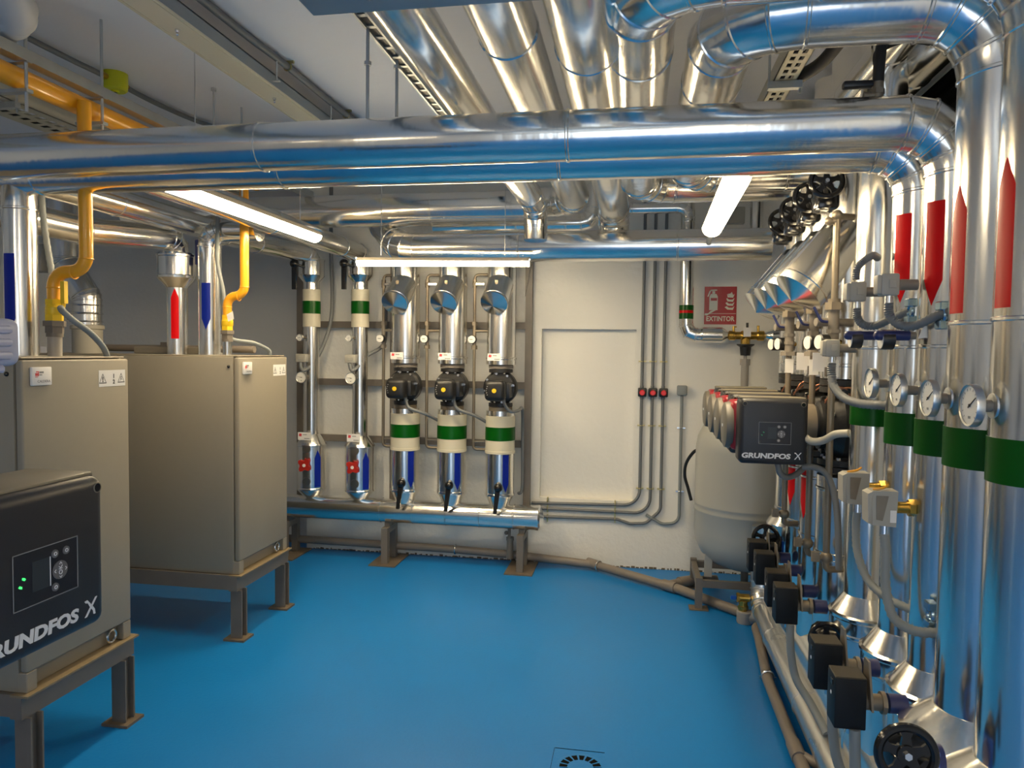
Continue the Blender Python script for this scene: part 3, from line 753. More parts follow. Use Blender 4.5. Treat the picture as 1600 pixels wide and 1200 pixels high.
    part('inner_shadow', MB().box(-.907, -.875, 1.2, 4.6, 2.730, 2.734), 'black', t, smooth=False)
    # perforated trays
    def tray(label, x0, x1, y0, y1, z, m='tray'):
        t = thing('cable_tray', label, 'cable tray', ((x0 + x1) / 2, (y0 + y1) / 2, z))
        bm = MB(); ny = int((y1 - y0) / .06)
        xs = [x0, x0 + (x1 - x0) * .22, x0 + (x1 - x0) * .42, x0 + (x1 - x0) * .58, x0 + (x1 - x0) * .78, x1]
        for k in range(ny):
            a = y0 + k * .06
            bm.box(x0, x1, a + .035, a + .06, z, z + .003)
            bm.box(xs[0], xs[1], a, a + .035, z, z + .003).box(xs[2], xs[3], a, a + .035, z, z + .003).box(xs[4], xs[5], a, a + .035, z, z + .003)
        bm.box(x0, x0 + .003, y0, y0 + ny * .06, z, z + .06).box(x1 - .003, x1, y0, y0 + ny * .06, z, z + .06)
        part('tray_bed', bm, m, t, smooth=False)
        part('cable', MB().tube([(x0 + .03, y0, z + .02), (x0 + .03, y0 + ny * .06, z + .02)], .012, 8).tube([(x0 + .055, y0, z + .02), (x0 + .055, y0 + ny * .06, z + .02)], .012, 8), 'rubber', t)
        for yy in (y0 + (y1 - y0) * .38,):
            part('bracket', MB().box(x0 - .02, x1 + .02, yy, yy + .03, z - .03, z - .003).cyl((x1 + .015, yy + .015, z - .05), (x1 + .015, yy + .015, ZC), .005, 8).cyl((x0 - .015, yy + .015, z - .03), (x0 - .015, yy + .015, ZC), .005, 8), 'galv', t, smooth=False)
        return t
    tray('cream perforated cable tray under the ceiling between the elbow and the black cable', .50, .585, 2.2, 4.2, 2.70)
    tray('slotted cable tray at the upper left behind the gas main', -2.95, -2.72, 1.6, 4.8, 2.72)
    # pipes in the top right corner
    insulated('ceiling_pipe', 'silver pipe under the ceiling right of the cream cable tray', 'pipe', [(.85, 2.45, 2.72), (.85, 4.6, 2.72)], .062, .1, 3, .5, first=.3)
    insulated('ceiling_pipe', 'rightmost silver pipe under the ceiling, in the dark corner', 'pipe', [(1.03, 2.55, 2.74), (1.03, 4.6, 2.74)], .066, .1, 3, .8, first=.5)
    hose([(.60, 3.0, 2.72), (.66, 2.85, 2.73), (.72, 2.6, 2.80), (.76, 2.4, 2.9), (.78, 2.3, 2.98)], .024, 'thick black cable rising from the cable tray to the ceiling', 'rubber', False, 'cable', 'cable')
    hose([(.70, 2.37, 2.50), (.70, 2.38, 2.56), (.76, 2.40, 2.60), (.88, 2.42, 2.615), (1.0, 2.45, 2.60), (1.08, 2.5, 2.55)], .012, 'black cable arching over from the air vent to the corner', 'rubber', False, 'cable', 'cable')
    t = thing('air_vent', 'brass air vent with black hose on top of the upper overhead run', 'valve', (.70, 2.37, 2.42))
    part('body', MB().cyl((.70, 2.37, 2.42), (.70, 2.37, 2.475), .016, 16).hexnut((.70, 2.37, 2.435), (.70, 2.37, 2.45), .02).cyl((.66, 2.37, 2.432), (.70, 2.37, 2.432), .011), 'bronze', t)
    part('hose', MB().tube(smooth([(.70, 2.37, 2.47), (.702, 2.37, 2.53), (.71, 2.37, 2.62)], 6), .0165, 14), 'rubber', t)
    part('lever', MB().rbox(.60, .685, 2.355, 2.385, 2.455, 2.475, .005, 2), 'black', t)
    # dark louver in the right wall
    t = thing('black_slat_panel', 'black slatted panel high in the right corner', 'slat_panel', (XR, 3.3, 2.2))
    mb = MB().box(XR - .03, XR - .001, 2.5, 4.9, 2.28, 2.96)  # flat matte black panel, slats of the same black in front
    part('panel', mb, 'void', t, smooth=False)
    mb = MB()
    for k in range(9): mb.prism([(0, 0), (.035, -.02), (.037, -.016), (.002, .006)], (XR - .07, 2.5, 2.34 + k * .07), X, Z, Y * 2.4)
    part('slats', mb, 'void', t, smooth=False)
ceiling_bits()

# ================================================================== BACK WALL RACK
RX = [-2.505, -2.105, -1.738, -1.368, -.995]
RYB = 5.35
def rack():
    t = thing('pipe_rack_frame', 'brown gray steel frame fixed to the back wall behind the five risers', 'frame', (-1.75, 5.52, 0))
    for x in (-2.685, -1.895, -.815): part('post', MB().box(x - .026, x + .026, 5.515, 5.565, .43, 2.38), 'frame', t, smooth=False)
    part('gusset', MB().prism([(0, 0), (.055, 0), (0, -.3)], (-.842, 5.50, 2.37), X, Z, Y * .06), 'frame', t, smooth=False)
    for z in (1.846, 1.385, .93): part('crossbar', MB().box(-2.66, -.84, 5.525, 5.565, z - .026, z + .026), 'frame', t, smooth=False)
    # header
    r = .092
    t = thing('distribution_header', 'thick silver header pipe lying along the foot of the back wall', 'pipe', (-1.8, RYB, .3))
    part('cladding', MB().clad([(-3.2, RYB, .405), (-.69, RYB, .405)], r, .1, 3, .26, first=1.28), 'alu', t, 16)
    part('end_cap', MB().lathe([(r + .004, -.02), (r + .004, .0), (r - .01, .012), (.01, .035)], (-.69, RYB, .405), X, 40), 'alu', t, 16)
    for n, x in enumerate((-2.70, -1.87, -.82)):
        lb = ('brown stand under the left end of the header, partly behind the far boiler', 'brown stand under the middle of the header', 'brown stand under the right end of the header')[n]
        s = thing('header_stand', lb, 'stand', (x, 5.36, 0), 'header stands')
        part('post', MB().box(x - .025, x + .025, 5.255, 5.305, .01, .24), 'frame', s, smooth=False)
        part('post', MB().box(x - .025, x + .025, 5.45, 5.50, .01, .24), 'frame', s, smooth=False)
        part('top_bar', MB().box(x - .025, x + .025, 5.255, 5.50, .24, .285), 'frame', s, smooth=False)
        part('saddle', MB().box(x - .02, x + .02, 5.32, 5.38, .285, .316), 'frame', s, smooth=False)
        part('base_plate', MB().box(x - .11, x + .10, 5.21, 5.56, 0, .01), 'plate', s, smooth=False)
    # slim risers 1, 2
    for n in (0, 1):
        x = RX[n]; c = (x, RYB)
        lb = ('leftmost slim silver riser with red star knob, close to the far boiler', 'second slim silver riser with red star knob, beside the three pumps')[n]
        t = thing('riser', lb, 'pipe', (x, RYB, .45), 'slim risers')
        ph = phi_cam(x, RYB)
        part('cladding', MB().tube([(x, RYB, .92), (x, RYB, 2.16)], .061, 36), 'alu_v', t)
        part('upper_jacket', MB().lathe([(.055, 2.10), (.062, 2.165), (.098, 2.21), (.101, 2.215), (.098, 2.22), (.098, 2.325), (.102, 2.33), (.102, 2.345), (.06, 2.352)], (x, RYB, 0), Z, 36), 'alu_v', t, 16)
        part('lower_jacket', MB().lathe([(.03, .455), (.112, .545), (.116, .55), (.116, .56), (.112, .566), (.112, .59), (.112, .89), (.116, .893), (.116, .902), (.112, .91), (.06, .985)], (x, RYB, 0), Z, 40), 'alu_v', t, 16)
        part('sleeve', MB().lathe([(.056, 1.82), (.068, 1.82), (.068, 2.11), (.056, 2.11)], (x, RYB, 0), Z, 36, cap=False), 'cream', t, label='cream plastic sleeve')
        band(t, c, .068, 1.922, 2.02, 'green', 'green_band')
        arrow(t, c, .112, ph + .42, .05, .575, .865, 'up', 'blue', 'blue up arrow')
        d = V((math.sin(ph - .35), -math.cos(ph - .35), 0))
        for z in (.62, .875): part('inspection_disc', MB().torus(V((x, RYB, z)) + d * .111, d, .032, .003, 24, 6).cyl(V((x, RYB, z)) + d * .10, V((x, RYB, z)) + d * .113, .031, 24), 'alu_v', t)
        # red star knob
        kc = V((x, RYB, .755)) + d * .15
        part('knob_stem', MB().cyl(V((x, RYB, .755)) + d * .09, kc, .012, 12), 'brass', t)
        u = Z.cross(d).normalized(); pl_ = []
        for k in range(20):
            a = 2 * PI * k / 20 + .3; rr = .046 + .013 * math.cos(4 * (a - .9))
            pl_.append((rr * math.cos(a), rr * math.sin(a)))
        k_ = part('star_knob', MB().prism(pl_, kc - d * .014, u, Z, d * .028), 'redplastic', t, label='red star knob')
        part('knob_badge', MB().cyl(kc + d * .014, kc + d * .017, .013, 12), 'label', k_)
        # lever at the top
        lx = x - .075
        part('lever', MB().ball((lx, 5.21, 2.295), .034, 14, 8).hexa([(lx - .016, 5.20, 2.10), (lx + .016, 5.20, 2.10), (lx + .016, 5.222, 2.10), (lx - .016, 5.222, 2.10)], [(lx - .018, 5.20, 2.285), (lx + .018, 5.20, 2.285), (lx + .018, 5.222, 2.285), (lx - .018, 5.222, 2.285)]).cyl((lx, 5.21, 2.295), (x, RYB - .08, 2.27), .01), 'black_gloss', t)
        nameplate(t, V((x - .005, RYB - .118, .975)), X, Z, .105, .06)
        # sensor box, small gauge, thermometer
        s = thing('sensor_box', ('beige sensor box on the leftmost riser', 'beige sensor box on the second riser')[n], 'sensor', (x, 5.29, 1.58), 'riser sensors')
        part('case', MB().rbox(x - .08, x + .008, 5.235, 5.283, 1.545, 1.61, .008, 2), 'lightbox', s)
        part('pocket', MB().cyl((x - .03, 5.28, 1.58), (x - .02, 5.305, 1.58), .012, 10), 'tube', s)
        part('cover_relief', MB().rbox(x - .055, x - .01, 5.231, 5.236, 1.565, 1.59, .002, 1), 'lightbox', s)
        thermometer((x - .055, 5.255, 1.735), (-.15, -1, 0), .027, .06, ('small pressure gauge near the top of the leftmost riser', 'small pressure gauge near the top of the second riser')[n], .008, 1.7)
        thermometer((x - .022, 5.215, 1.43), (-.1, -1, 0), .045, .085, ('dial thermometer halfway up the leftmost riser', 'dial thermometer halfway up the second riser')[n], .010, 1.45)
    # pump lines 3, 4, 5
    for n in (2, 3, 4):
        x = RX[n]; c = (x, RYB); ph = phi_cam(x, RYB); w3 = ('left', 'middle', 'right')[n - 2]
        t = thing('riser', 'silver lower riser with cream and green sleeve under the %s pump of the three' % w3, 'pipe', (x, RYB, .46))
        part('cladding', MB().lathe([(.06, .465), (.105, .56), (.112, .568), (.112, .582), (.108, .588), (.108, 1.0), (.108, 1.165), (.108, 1.205), (.07, 1.206)], (x, RYB, 0), Z, 44), 'alu_v', t, 20)
        part('sleeve', MB().lathe([(.108, .885), (.114, .887), (.114, .905), (.111, .908), (.111, 1.165), (.108, 1.168)], (x, RYB, 0), Z, 44, cap=False), 'cream', t, label='cream plastic sleeve')
        band(t, c, .111, .985, 1.085, 'green', 'green_band')
        arrow(t, c, .108, ph + .42, .048, .60, .882, 'down', 'blue', 'blue down arrow')
        lx = x + .015
        part('lever', MB().ball((lx, 5.215, .645), .034, 14, 8).hexa([(lx - .032, 5.185, .455), (lx - .006, 5.185, .455), (lx - .006, 5.205, .455), (lx - .032, 5.205, .455)], [(lx - .022, 5.205, .63), (lx + .016, 5.205, .63), (lx + .016, 5.222, .63), (lx - .022, 5.222, .63)]).cyl((lx, 5.215, .645), (x, RYB - .09, .645), .011), 'black_gloss', t)
        # pump
        p = thing('circulation_pump', 'black circulation pump with yellow dot, %s of the three on the back wall' % w3, 'pump', (x, RYB, 1.206), 'back wall pumps')
        part('flange', MB().cyl((x, RYB, 1.206), (x, RYB, 1.232), .088, 32), 'bronze', p)
        part('flange', MB().cyl((x, RYB, 1.236), (x, RYB, 1.262), .09, 32), 'black_cast', p)
        part('flange', MB().cyl((x, RYB, 1.49), (x, RYB, 1.515), .09, 32), 'black_cast', p)
        part('flange', MB().cyl((x, RYB, 1.52), (x, RYB, 1.546), .092, 32), 'frame', p)
        part('volute', MB().cyl((x, RYB, 1.255), (x, RYB, 1.495), .055, 24).lathe([(.10, .07), (.125, .03), (.125, -.04), (.11, -.055), (.07, -.06)], (x, RYB, 1.376), (0, 1, 0), 36), 'black_cast', p)
        for k in range(8):
            a = 2 * PI * k / 8 + .2; part('bolt', MB().cyl((x + .108 * math.cos(a), RYB - .055, 1.376 + .108 * math.sin(a)), (x + .108 * math.cos(a), RYB - .068, 1.376 + .108 * math.sin(a)), .0095, 8), 'zinc', p)
        for k in range(6):
            a = 2 * PI * k / 6; 
            for zz in (1.266, 1.480): part('bolt', MB().cyl((x + .07 * math.cos(a), RYB + .07 * math.sin(a), zz), (x + .07 * math.cos(a), RYB + .07 * math.sin(a), zz + .008), .009, 8), 'zinc', p)
        part('motor', MB().lathe([(.066, .0), (.066, .08), (.06, .14)], (x, RYB - .05, 1.37), (0, -1, 0), 28), 'black_cast', p)
        h = part('motor_head', MB().rbox(x - .076, x + .076, 5.09, 5.21, 1.289, 1.441, .036, 4), 'black', p)
        part('yellow_dot', MB().cyl((x, 5.0905, 1.365), (x, 5.086, 1.365), .016, 20), 'yellow2', h, label='yellow speed dial')
        for q in range(5): part('dial_mark', MB().cyl((x - .05 - .004 * (2 - abs(q - 2)), 5.091, 1.335 + .015 * q), (x - .05 - .004 * (2 - abs(q - 2)), 5.0885, 1.335 + .015 * q), .004, 8), 'gray_ink', h)
        part('terminal_box', MB().rbox(x + .03, x + .10, 5.17, 5.29, 1.31, 1.42, .006, 2), 'black', p)
        # upper riser with strainer
        q = thing('riser', 'silver upper riser with a slanted strainer cylinder above the %s pump' % w3, 'pipe', (x, RYB, 1.55))
        part('cladding', MB().lathe([(.07, 1.548), (.111, 1.55), (.111, 1.585), (.115, 1.59), (.115, 1.6), (.108, 1.605), (.108, 1.95), (.108, 2.24), (.108, 2.38)], (x, RYB, 0), Z, 44), 'alu_v', q, 16)
        a = V((x, RYB, 2.17)); d = V((-.05, -.78, -.62)).normalized(); L = .29
        part('strainer_jacket', MB().lathe([(.098, .0), (.098, L - .03), (.102, L - .027), (.102, L - .018), (.098, L - .015), (.098, L), (.0, L + .035)], a, d, 44, cap=False), 'alu', q, 16)
        part('latch', MB().box(x - .014, x + .006, 5.15, 5.17, 2.10, 2.16), 'bronze', q)
        nameplate(q, V((x - .03, RYB - .120, 1.605)), X, Z, .10, .052)
        # power cable
        pts = [(x + .05, 5.2, 1.31), (x + .055, 5.2, 1.26), (x + .09, 5.19, 1.215), (x + .2, 5.24, 1.17), (x + .30, 5.36, 1.09), (x + .37, 5.45, 1.0), (x + .40, 5.5, .93)]
        if n == 4: pts = [(x + .05, 5.2, 1.31), (x + .06, 5.2, 1.26), (x + .10, 5.22, 1.21), (x + .14, 5.3, 1.21), (x + .155, 5.4, 1.22), (x + .15, 5.48, 1.13), (x + .15, 5.49, .9), (x + .15, 5.49, .6), (x + .12, 5.5, .55)]
        hose(pts, .0125, 'gray power cable leaving the %s pump on the back wall' % w3, 'conduit', False, 'power_cable', 'cable')
        # gauge bypass to the left of each pump line
        bx = x - .203 if n == 2 else x - .222
        g = thing('gauge_bypass', 'thin brass colored bypass tube with a small gauge left of the %s pump line' % w3, 'tube', (bx, 5.42, .9))
        part('tube', MB().tube(fillet([(x - .1, 5.42, 2.225), (bx, 5.42, 2.225), (bx, 5.42, .895), (x - .1, 5.42, .895)], .03, 5), .0115, 12), 'bronze', g)
        part('branch', MB().cyl((bx, 5.42, 1.80), (x - .1, 5.42, 1.80), .011, 12), 'bronze' if n > 2 else 'tube', g)
        part('branch', MB().cyl((bx, 5.42, .955), (x - .1, 5.42, .955), .009, 12), 'tube', g)
        part('fitting', MB().hexnut((bx, 5.42, 1.84), (bx, 5.42, 1.87), .024).hexnut((bx, 5.42, 1.66), (bx, 5.42, 1.69), .024).cyl((bx, 5.42, 1.69), (bx, 5.42, 1.84), .015, 12), 'tube' if n == 2 else 'bronze', g)
        part('valve', MB().cyl((bx, 5.42, 2.13), (bx, 5.42, 2.19), .018, 12).ball((bx, 5.42, 2.16), .02), 'bronze', g)
        part('lever', MB().rbox(bx + .01, bx + .08, 5.395, 5.403, 2.145, 2.165, .003, 1), 'steel', g)
        part('gauge', MB().lathe([(.012, .05), (.030, .045), (.031, .0), (.027, -.004)], (bx - .006, 5.36, 1.735), Y, 24), 'black', g)
        part('gauge_dial', MB().cyl((bx - .006, 5.358, 1.735), (bx - .006, 5.352, 1.735), .028, 24).mat(1).box(bx - .022, bx + .002, 5.3505, 5.352, 1.733, 1.737), ['dial', 'dark_ink'], g)
    # grey conduits of risers 1, 2
    hose([(-2.41, 5.50, 2.95), (-2.41, 5.50, 2.4), (-2.40, 5.50, 2.1), (-2.402, 5.48, 1.88), (-2.43, 5.42, 1.70), (-2.47, 5.34, 1.56), (-2.52, 5.27, 1.485), (-2.545, 5.25, 1.50), (-2.55, 5.255, 1.55)], .015, 'gray conduit dropping between the two slim risers to the left sensor box', 'conduit', False)
    hose([(-1.95, 5.50, 2.0), (-1.955, 5.50, 1.74), (-1.985, 5.46, 1.66), (-2.06, 5.38, 1.60), (-2.10, 5.29, 1.515), (-2.135, 5.255, 1.49), (-2.155, 5.255, 1.55)], .014, 'gray conduit looping from the frame post to the right sensor box', 'conduit', False)
    # drain pipe at the foot of the wall
    t = thing('drain_pipe', 'brown gray drain pipe along the foot of the wall, crossing the floor to the tank', 'pipe', (-1, 5.5, .03))
    part('tube', MB().tube(fillet([(-2.9, 5.50, .098), (-1.4, 5.50, .088), (-.9, 5.50, .072), (-.28, 5.46, .045), (.32, 5.03, .038), (.70, 4.64, .034)], .06, 4), .031, 16), 'pvc', t)
    part('branch', MB().tube(fillet([(.24, 5.09, .04), (.40, 5.22, .04), (.60, 5.30, .04)], .05, 4), .03, 14), 'pvc', t)
    for p_, q_ in (((.33, 5.17, .04), (.42, 5.23, .04)), ((-.33, 5.49, .05), (-.24, 5.43, .045)), ((.22, 5.105, .04), (.30, 5.045, .04))): part('socket', MB().cyl(p_, q_, .038, 18), 'pvc', t)
    part('riser_stub', MB().cyl((-.925, 5.44, .06), (-.925, 5.44, .215), .026, 16).cyl((-.925, 5.44, .20), (-.925, 5.44, .225), .03, 16), 'tube', t)
    part('drain_cock', MB().cyl((-.925, 5.40, .22), (-.925, 5.40, .32), .012, 10).ball((-.945, 5.385, .27), .016), 'tube', t)
    part('clamp', MB().torus((-1.37, 5.50, .088), X, .035, .006, 20, 8), 'steel', t)
    part('clamp', MB().torus((-.245, 5.435, .045), V((.8, -.55, 0)), .036, .006, 20, 8), 'steel', t)
rack()

# ================================================================== WALL: conduits, buttons, sign
def wall_bits():
    yb = 5.572
    for k, (x, zb_, lab) in enumerate(((.048, .49, 'left'), (.127, .43, 'middle'), (.206, .355, 'right'))):
        t = thing('wall_conduit', 'gray wall conduit through the %s of the three red button boxes' % lab, 'conduit', (x, yb, zb_), 'wall conduits')
        if k < 2: pts = [(x, yb, 2.98), (x, yb, zb_), (-.78, yb, zb_ + (.0 if k else -.02))]; rr = .12
        else: pts = [(x, yb, 2.98), (x, yb, .46), (.10, yb, .355), (-.02, yb, .345), (-.12, yb, .375), (-.78, yb, .365)]; rr = .08
        part('tube', MB().tube(fillet(pts, rr, 8), .0115, 12), 'conduit', t)
        cl = [(x, z, 0) for z in (1.585, 1.10, .62)] + [(-.135, zb_ + (.02 if k == 2 else 0), 1), (-.655, zb_, 1)]
        for (cx, cz, hz) in cl:
            mb = MB().torus((cx, yb, cz), X if hz else Z, .0125, .003, 14, 6)
            if hz: mb.box(cx - .005, cx + .005, yb - .004, YB, cz - .028, cz + .028)
            else: mb.box(cx - .028, cx + .028, yb - .004, YB, cz - .005, cz + .005)
            part('clamp', mb, 'clamp', t)
    t = thing('wall_conduit', 'light gray conduit below the blank gray box, right of the three red buttons', 'conduit', (.338, yb, .36))
    part('tube', MB().tube(fillet([(.345, yb, 1.34), (.345, yb, .37), (.22, yb, .355), (.10, yb, .42)], [.11, .08], 8), .0115, 12), 'conduit_lt', t)
    for cz in (1.09, .61): part('clamp', MB().torus((.345, yb, cz), Z, .0125, .003, 14, 6).box(.315, .375, yb - .003, YB, cz - .005, cz + .005), 'zinc', t)
    for k, x in enumerate((.048, .127, .206)):
        t = thing('push_button_box', 'black box with a red push button, %s of three on the wall' % ('left', 'middle', 'right')[k], 'button', (x + .004, YB, 1.318), 'red push buttons')
        part('case', MB().rbox(x - .028, x + .036, YB - .055, YB, 1.320, 1.386, .008, 2), 'black', t)
        part('button', MB().lathe([(.014, 0), (.014, .012), (.021, .014), (.021, .024), (.016, .03)], (x + .004, YB - .055, 1.352), (0, -1, 0), 24), 'redbtn', t)
        part('gland', MB().cyl((x, YB - .022, 1.386), (x, YB - .022, 1.402), .014, 12).cyl((x, YB - .022, 1.304), (x, YB - .022, 1.32), .014, 12), 'conduit', t)
    single('switch_box', MB().rbox(.308, .382, YB - .05, YB, 1.335, 1.41, .01, 3), 'conduit_lt', 'blank gray box on the wall right of the red buttons', 'box')
    # sign
    s = thing('extinguisher_sign', 'red EXTINTOR sign with extinguisher and flame symbols on the back wall', 'sign', (.61, YB, 1.868))
    x0, x1, z0, z1 = .494, .725, 1.868, 2.147; e = YB - .005
    part('board', MB().rbox(x0, x1, YB - .0045, YB - .0005, z0, z1, .0015, 1), 'sign', s)
    d = Y * -.0008
    mb = MB()
    mb.prism([(.035, .105), (.095, .105), (.095, .205), (.085, .225), (.045, .225), (.035, .205)], (x0, e + .001, z0), X, Z, d)
    mb.prism([(.055, .226), (.075, .226), (.075, .245), (.055, .245)], (x0, e + .001, z0), X, Z, d)
    mb.prism([(.04, .245), (.09, .25), (.088, .257), (.045, .256)], (x0, e + .001, z0), X, Z, d)
    mb.prism([(.02, .205), (.028, .205), (.045, .245), (.055, .25), (.05, .255), (.035, .248)], (x0, e + .001, z0), X, Z, d)
    for k in range(4):
        oy = .115 + k * .03; w = 1 - k * .12
        mb.prism([(.145 + k * .006, oy + .012), (.165, oy - .005), (.205, oy - .008), (.215, oy + .02), (.2, oy + .008), (.175, oy + .008), (.16, oy + .02)], (x0, e + .001, z0), X, Z, d)
    mb.prism([(.165, .225), (.185, .205), (.205, .215), (.195, .24), (.185, .228)], (x0, e + .001, z0), X, Z, d)
    mb.prism([(.004, .078), (.227, .078), (.227, .081), (.004, .081)], (x0, e + .001, z0), X, Z, d)
    mb.prism([(.0, .07), (.02, .065), (.05, .085), (.085, .105), (.085, .11), (.045, .1), (.03, .082), (.01, .08)], (x0, e + .0005, z0), X, Z, d)
    part('symbols', mb, 'signwhite', s, smooth=False)
    part('extinguisher_label', MB().prism([(.045, .175), (.09, .175), (.09, .195), (.045, .195)], (x0, e, z0), X, Z, d), 'sign', s, smooth=False)
    text('lettering', 'EXTINTOR', ((x0 + x1) / 2, e, z0 + .04), X, Z, .05, 'signwhite', s, bold=.0012, sx=.83, ext=.0005)
    # fill line: pipe with bands, elbow, brass disconnector, drain
    yp = 5.45
    t = insulated('fill_pipe', 'slim silver pipe on the back wall with a green and red band', 'pipe', [(.350, yp, 2.99), (.356, yp, 1.785), (.47, yp, 1.785)], .05, .07, 2, 3, first=5, loc=(.354, yp, 1.73))
    part('end_jacket', MB().lathe([(.05, 0), (.056, .01), (.056, .15), (.03, .19)], (.46, yp, 1.785), X, 32), 'alu', t, 16)
    for a, b, m_ in ((1.90, 1.942, 'green'), (1.942, 1.962, 'red'), (1.962, 2.0, 'green')): band(t, (.355, yp), .05, a, b, m_)
    t = thing('fill_valve', 'brass backflow fill valve with black funnel on the back wall', 'valve', (.78, yp, 1.6))
    part('body', MB().lathe([(.02, 0), (.035, .01), (.035, .05), (.028, .055), (.028, .09), (.036, .10), (.036, .15), (.028, .155), (.028, .2), (.036, .21), (.036, .25), (.02, .26)], (.65, yp, 1.783), X, 20).cyl((.775, yp, 1.783), (.775, yp, 1.71), .033, 8), 'brass', t)
    part('test_cock', MB().cyl((.69, yp - .01, 1.80), (.69, yp - .01, 1.85), .009).cyl((.685, yp - .01, 1.845), (.71, yp - .01, 1.845), .005).cyl((.86, yp - .01, 1.80), (.86, yp - .01, 1.855), .009), 'brass', t)
    part('cap', MB().cyl((.785, yp, 1.83), (.785, yp, 1.875), .009, 10), 'black', t)
    part('tag', MB().box(.755, .805, yp - .045, yp - .038, 1.775, 1.84), 'label', t)
    part('funnel', MB().lathe([(.062, 1.722), (.062, 1.715), (.04, 1.70), (.034, 1.64)], (.775, yp - .01, 0), Z, 20), 'black', t)
    part('drain_tube', MB().cyl((.775, yp - .01, 1.66), (.775, yp - .01, 1.60), .012, 12).cyl((.775, yp - .01, 1.57), (.775, yp - .01, 1.615), .036, 8).cyl((.775, yp - .01, 1.05), (.775, yp - .01, 1.58), .027, 16), 'pvc_lt', t)
    part('outlet_jacket', MB().lathe([(.02, 0), (.05, .05), (.05, .51)], (.905, yp, 1.785), X, 28), 'alu', t, 16)
    single('wall_box', MB().rbox(.53, .76, YB - .06, YB, 2.60, 2.72, .006, 2), 'lightbox', 'small gray box high on the back wall behind the right tube lamp', 'box')
    insulated('wall_stub', 'short silver pipe stub rising on the back wall right of the tube lamp', 'pipe', [(.83, 5.45, 2.46), (.83, 5.45, 2.99)], .045, .07, 2, .2, first=.08)
    # expansion tank
    cx, cy, r = .745, 5.0, .335
    t = thing('expansion_tank', 'large gray expansion tank on legs by the back wall', 'tank', (cx, cy, 0))
    part('vessel', MB().lathe([(.01, .205), (.12, .225), (.22, .265), (.29, .325), (.325, .40), (r, .48), (r, .605), (r + .004, .612), (r + .004, .62), (r, .627), (r, .648), (r + .004, .655), (r + .004, .663), (r, .67), (r, 1.02), (r - .012, 1.10), (.29, 1.17), (.22, 1.235), (.12, 1.275), (.01, 1.29)], (cx, cy, 0), Z, 64), 'tank', t, 40)
    part('valve_stub', MB().cyl((cx, cy, 1.28), (cx, cy, 1.35), .03, 16), 'steel', t)
    for a in (0, 2.1, 4.2):
        an = a + 3.55
        px, py = cx + .27 * math.cos(an), cy + .27 * math.sin(an)
        part('leg', MB().box(px - .024, px + .024, py - .012, py + .012, .18, .42), 'tank', t)
    for lx, ly in ((.43, 4.775), (1.05, 4.775), (.43, 5.22), (1.05, 5.22)):
        part('frame_leg', MB().box(lx - .022, lx + .022, ly - .022, ly + .022, .008, .205), 'frame', t, smooth=False)
        part('base_plate', MB().box(lx - .06, lx + .06, ly - .045, ly + .045, 0, .008), 'plate', t, smooth=False)
    part('frame_rail', MB().box(.45, 1.03, 4.757, 4.793, .145, .19).box(.45, 1.03, 5.202, 5.238, .145, .19).box(.412, .448, 4.79, 5.21, .145, .19).box(1.032, 1.068, 4.79, 5.21, .145, .19), 'frame', t, smooth=False)
    part('outlet', MB().cyl((cx, cy, .08), (cx, cy, .22), .025, 14), 'tube', t)
    hose([(.45, 5.12, .985), (.41, 5.15, .97), (.365, 5.22, .88), (.36, 5.28, .78), (.385, 5.3, .69), (.41, 5.3, .60)], .011, 'short black hose hanging beside the gray tank', 'rubber', False, 'hose', 'hose')
wall_bits()

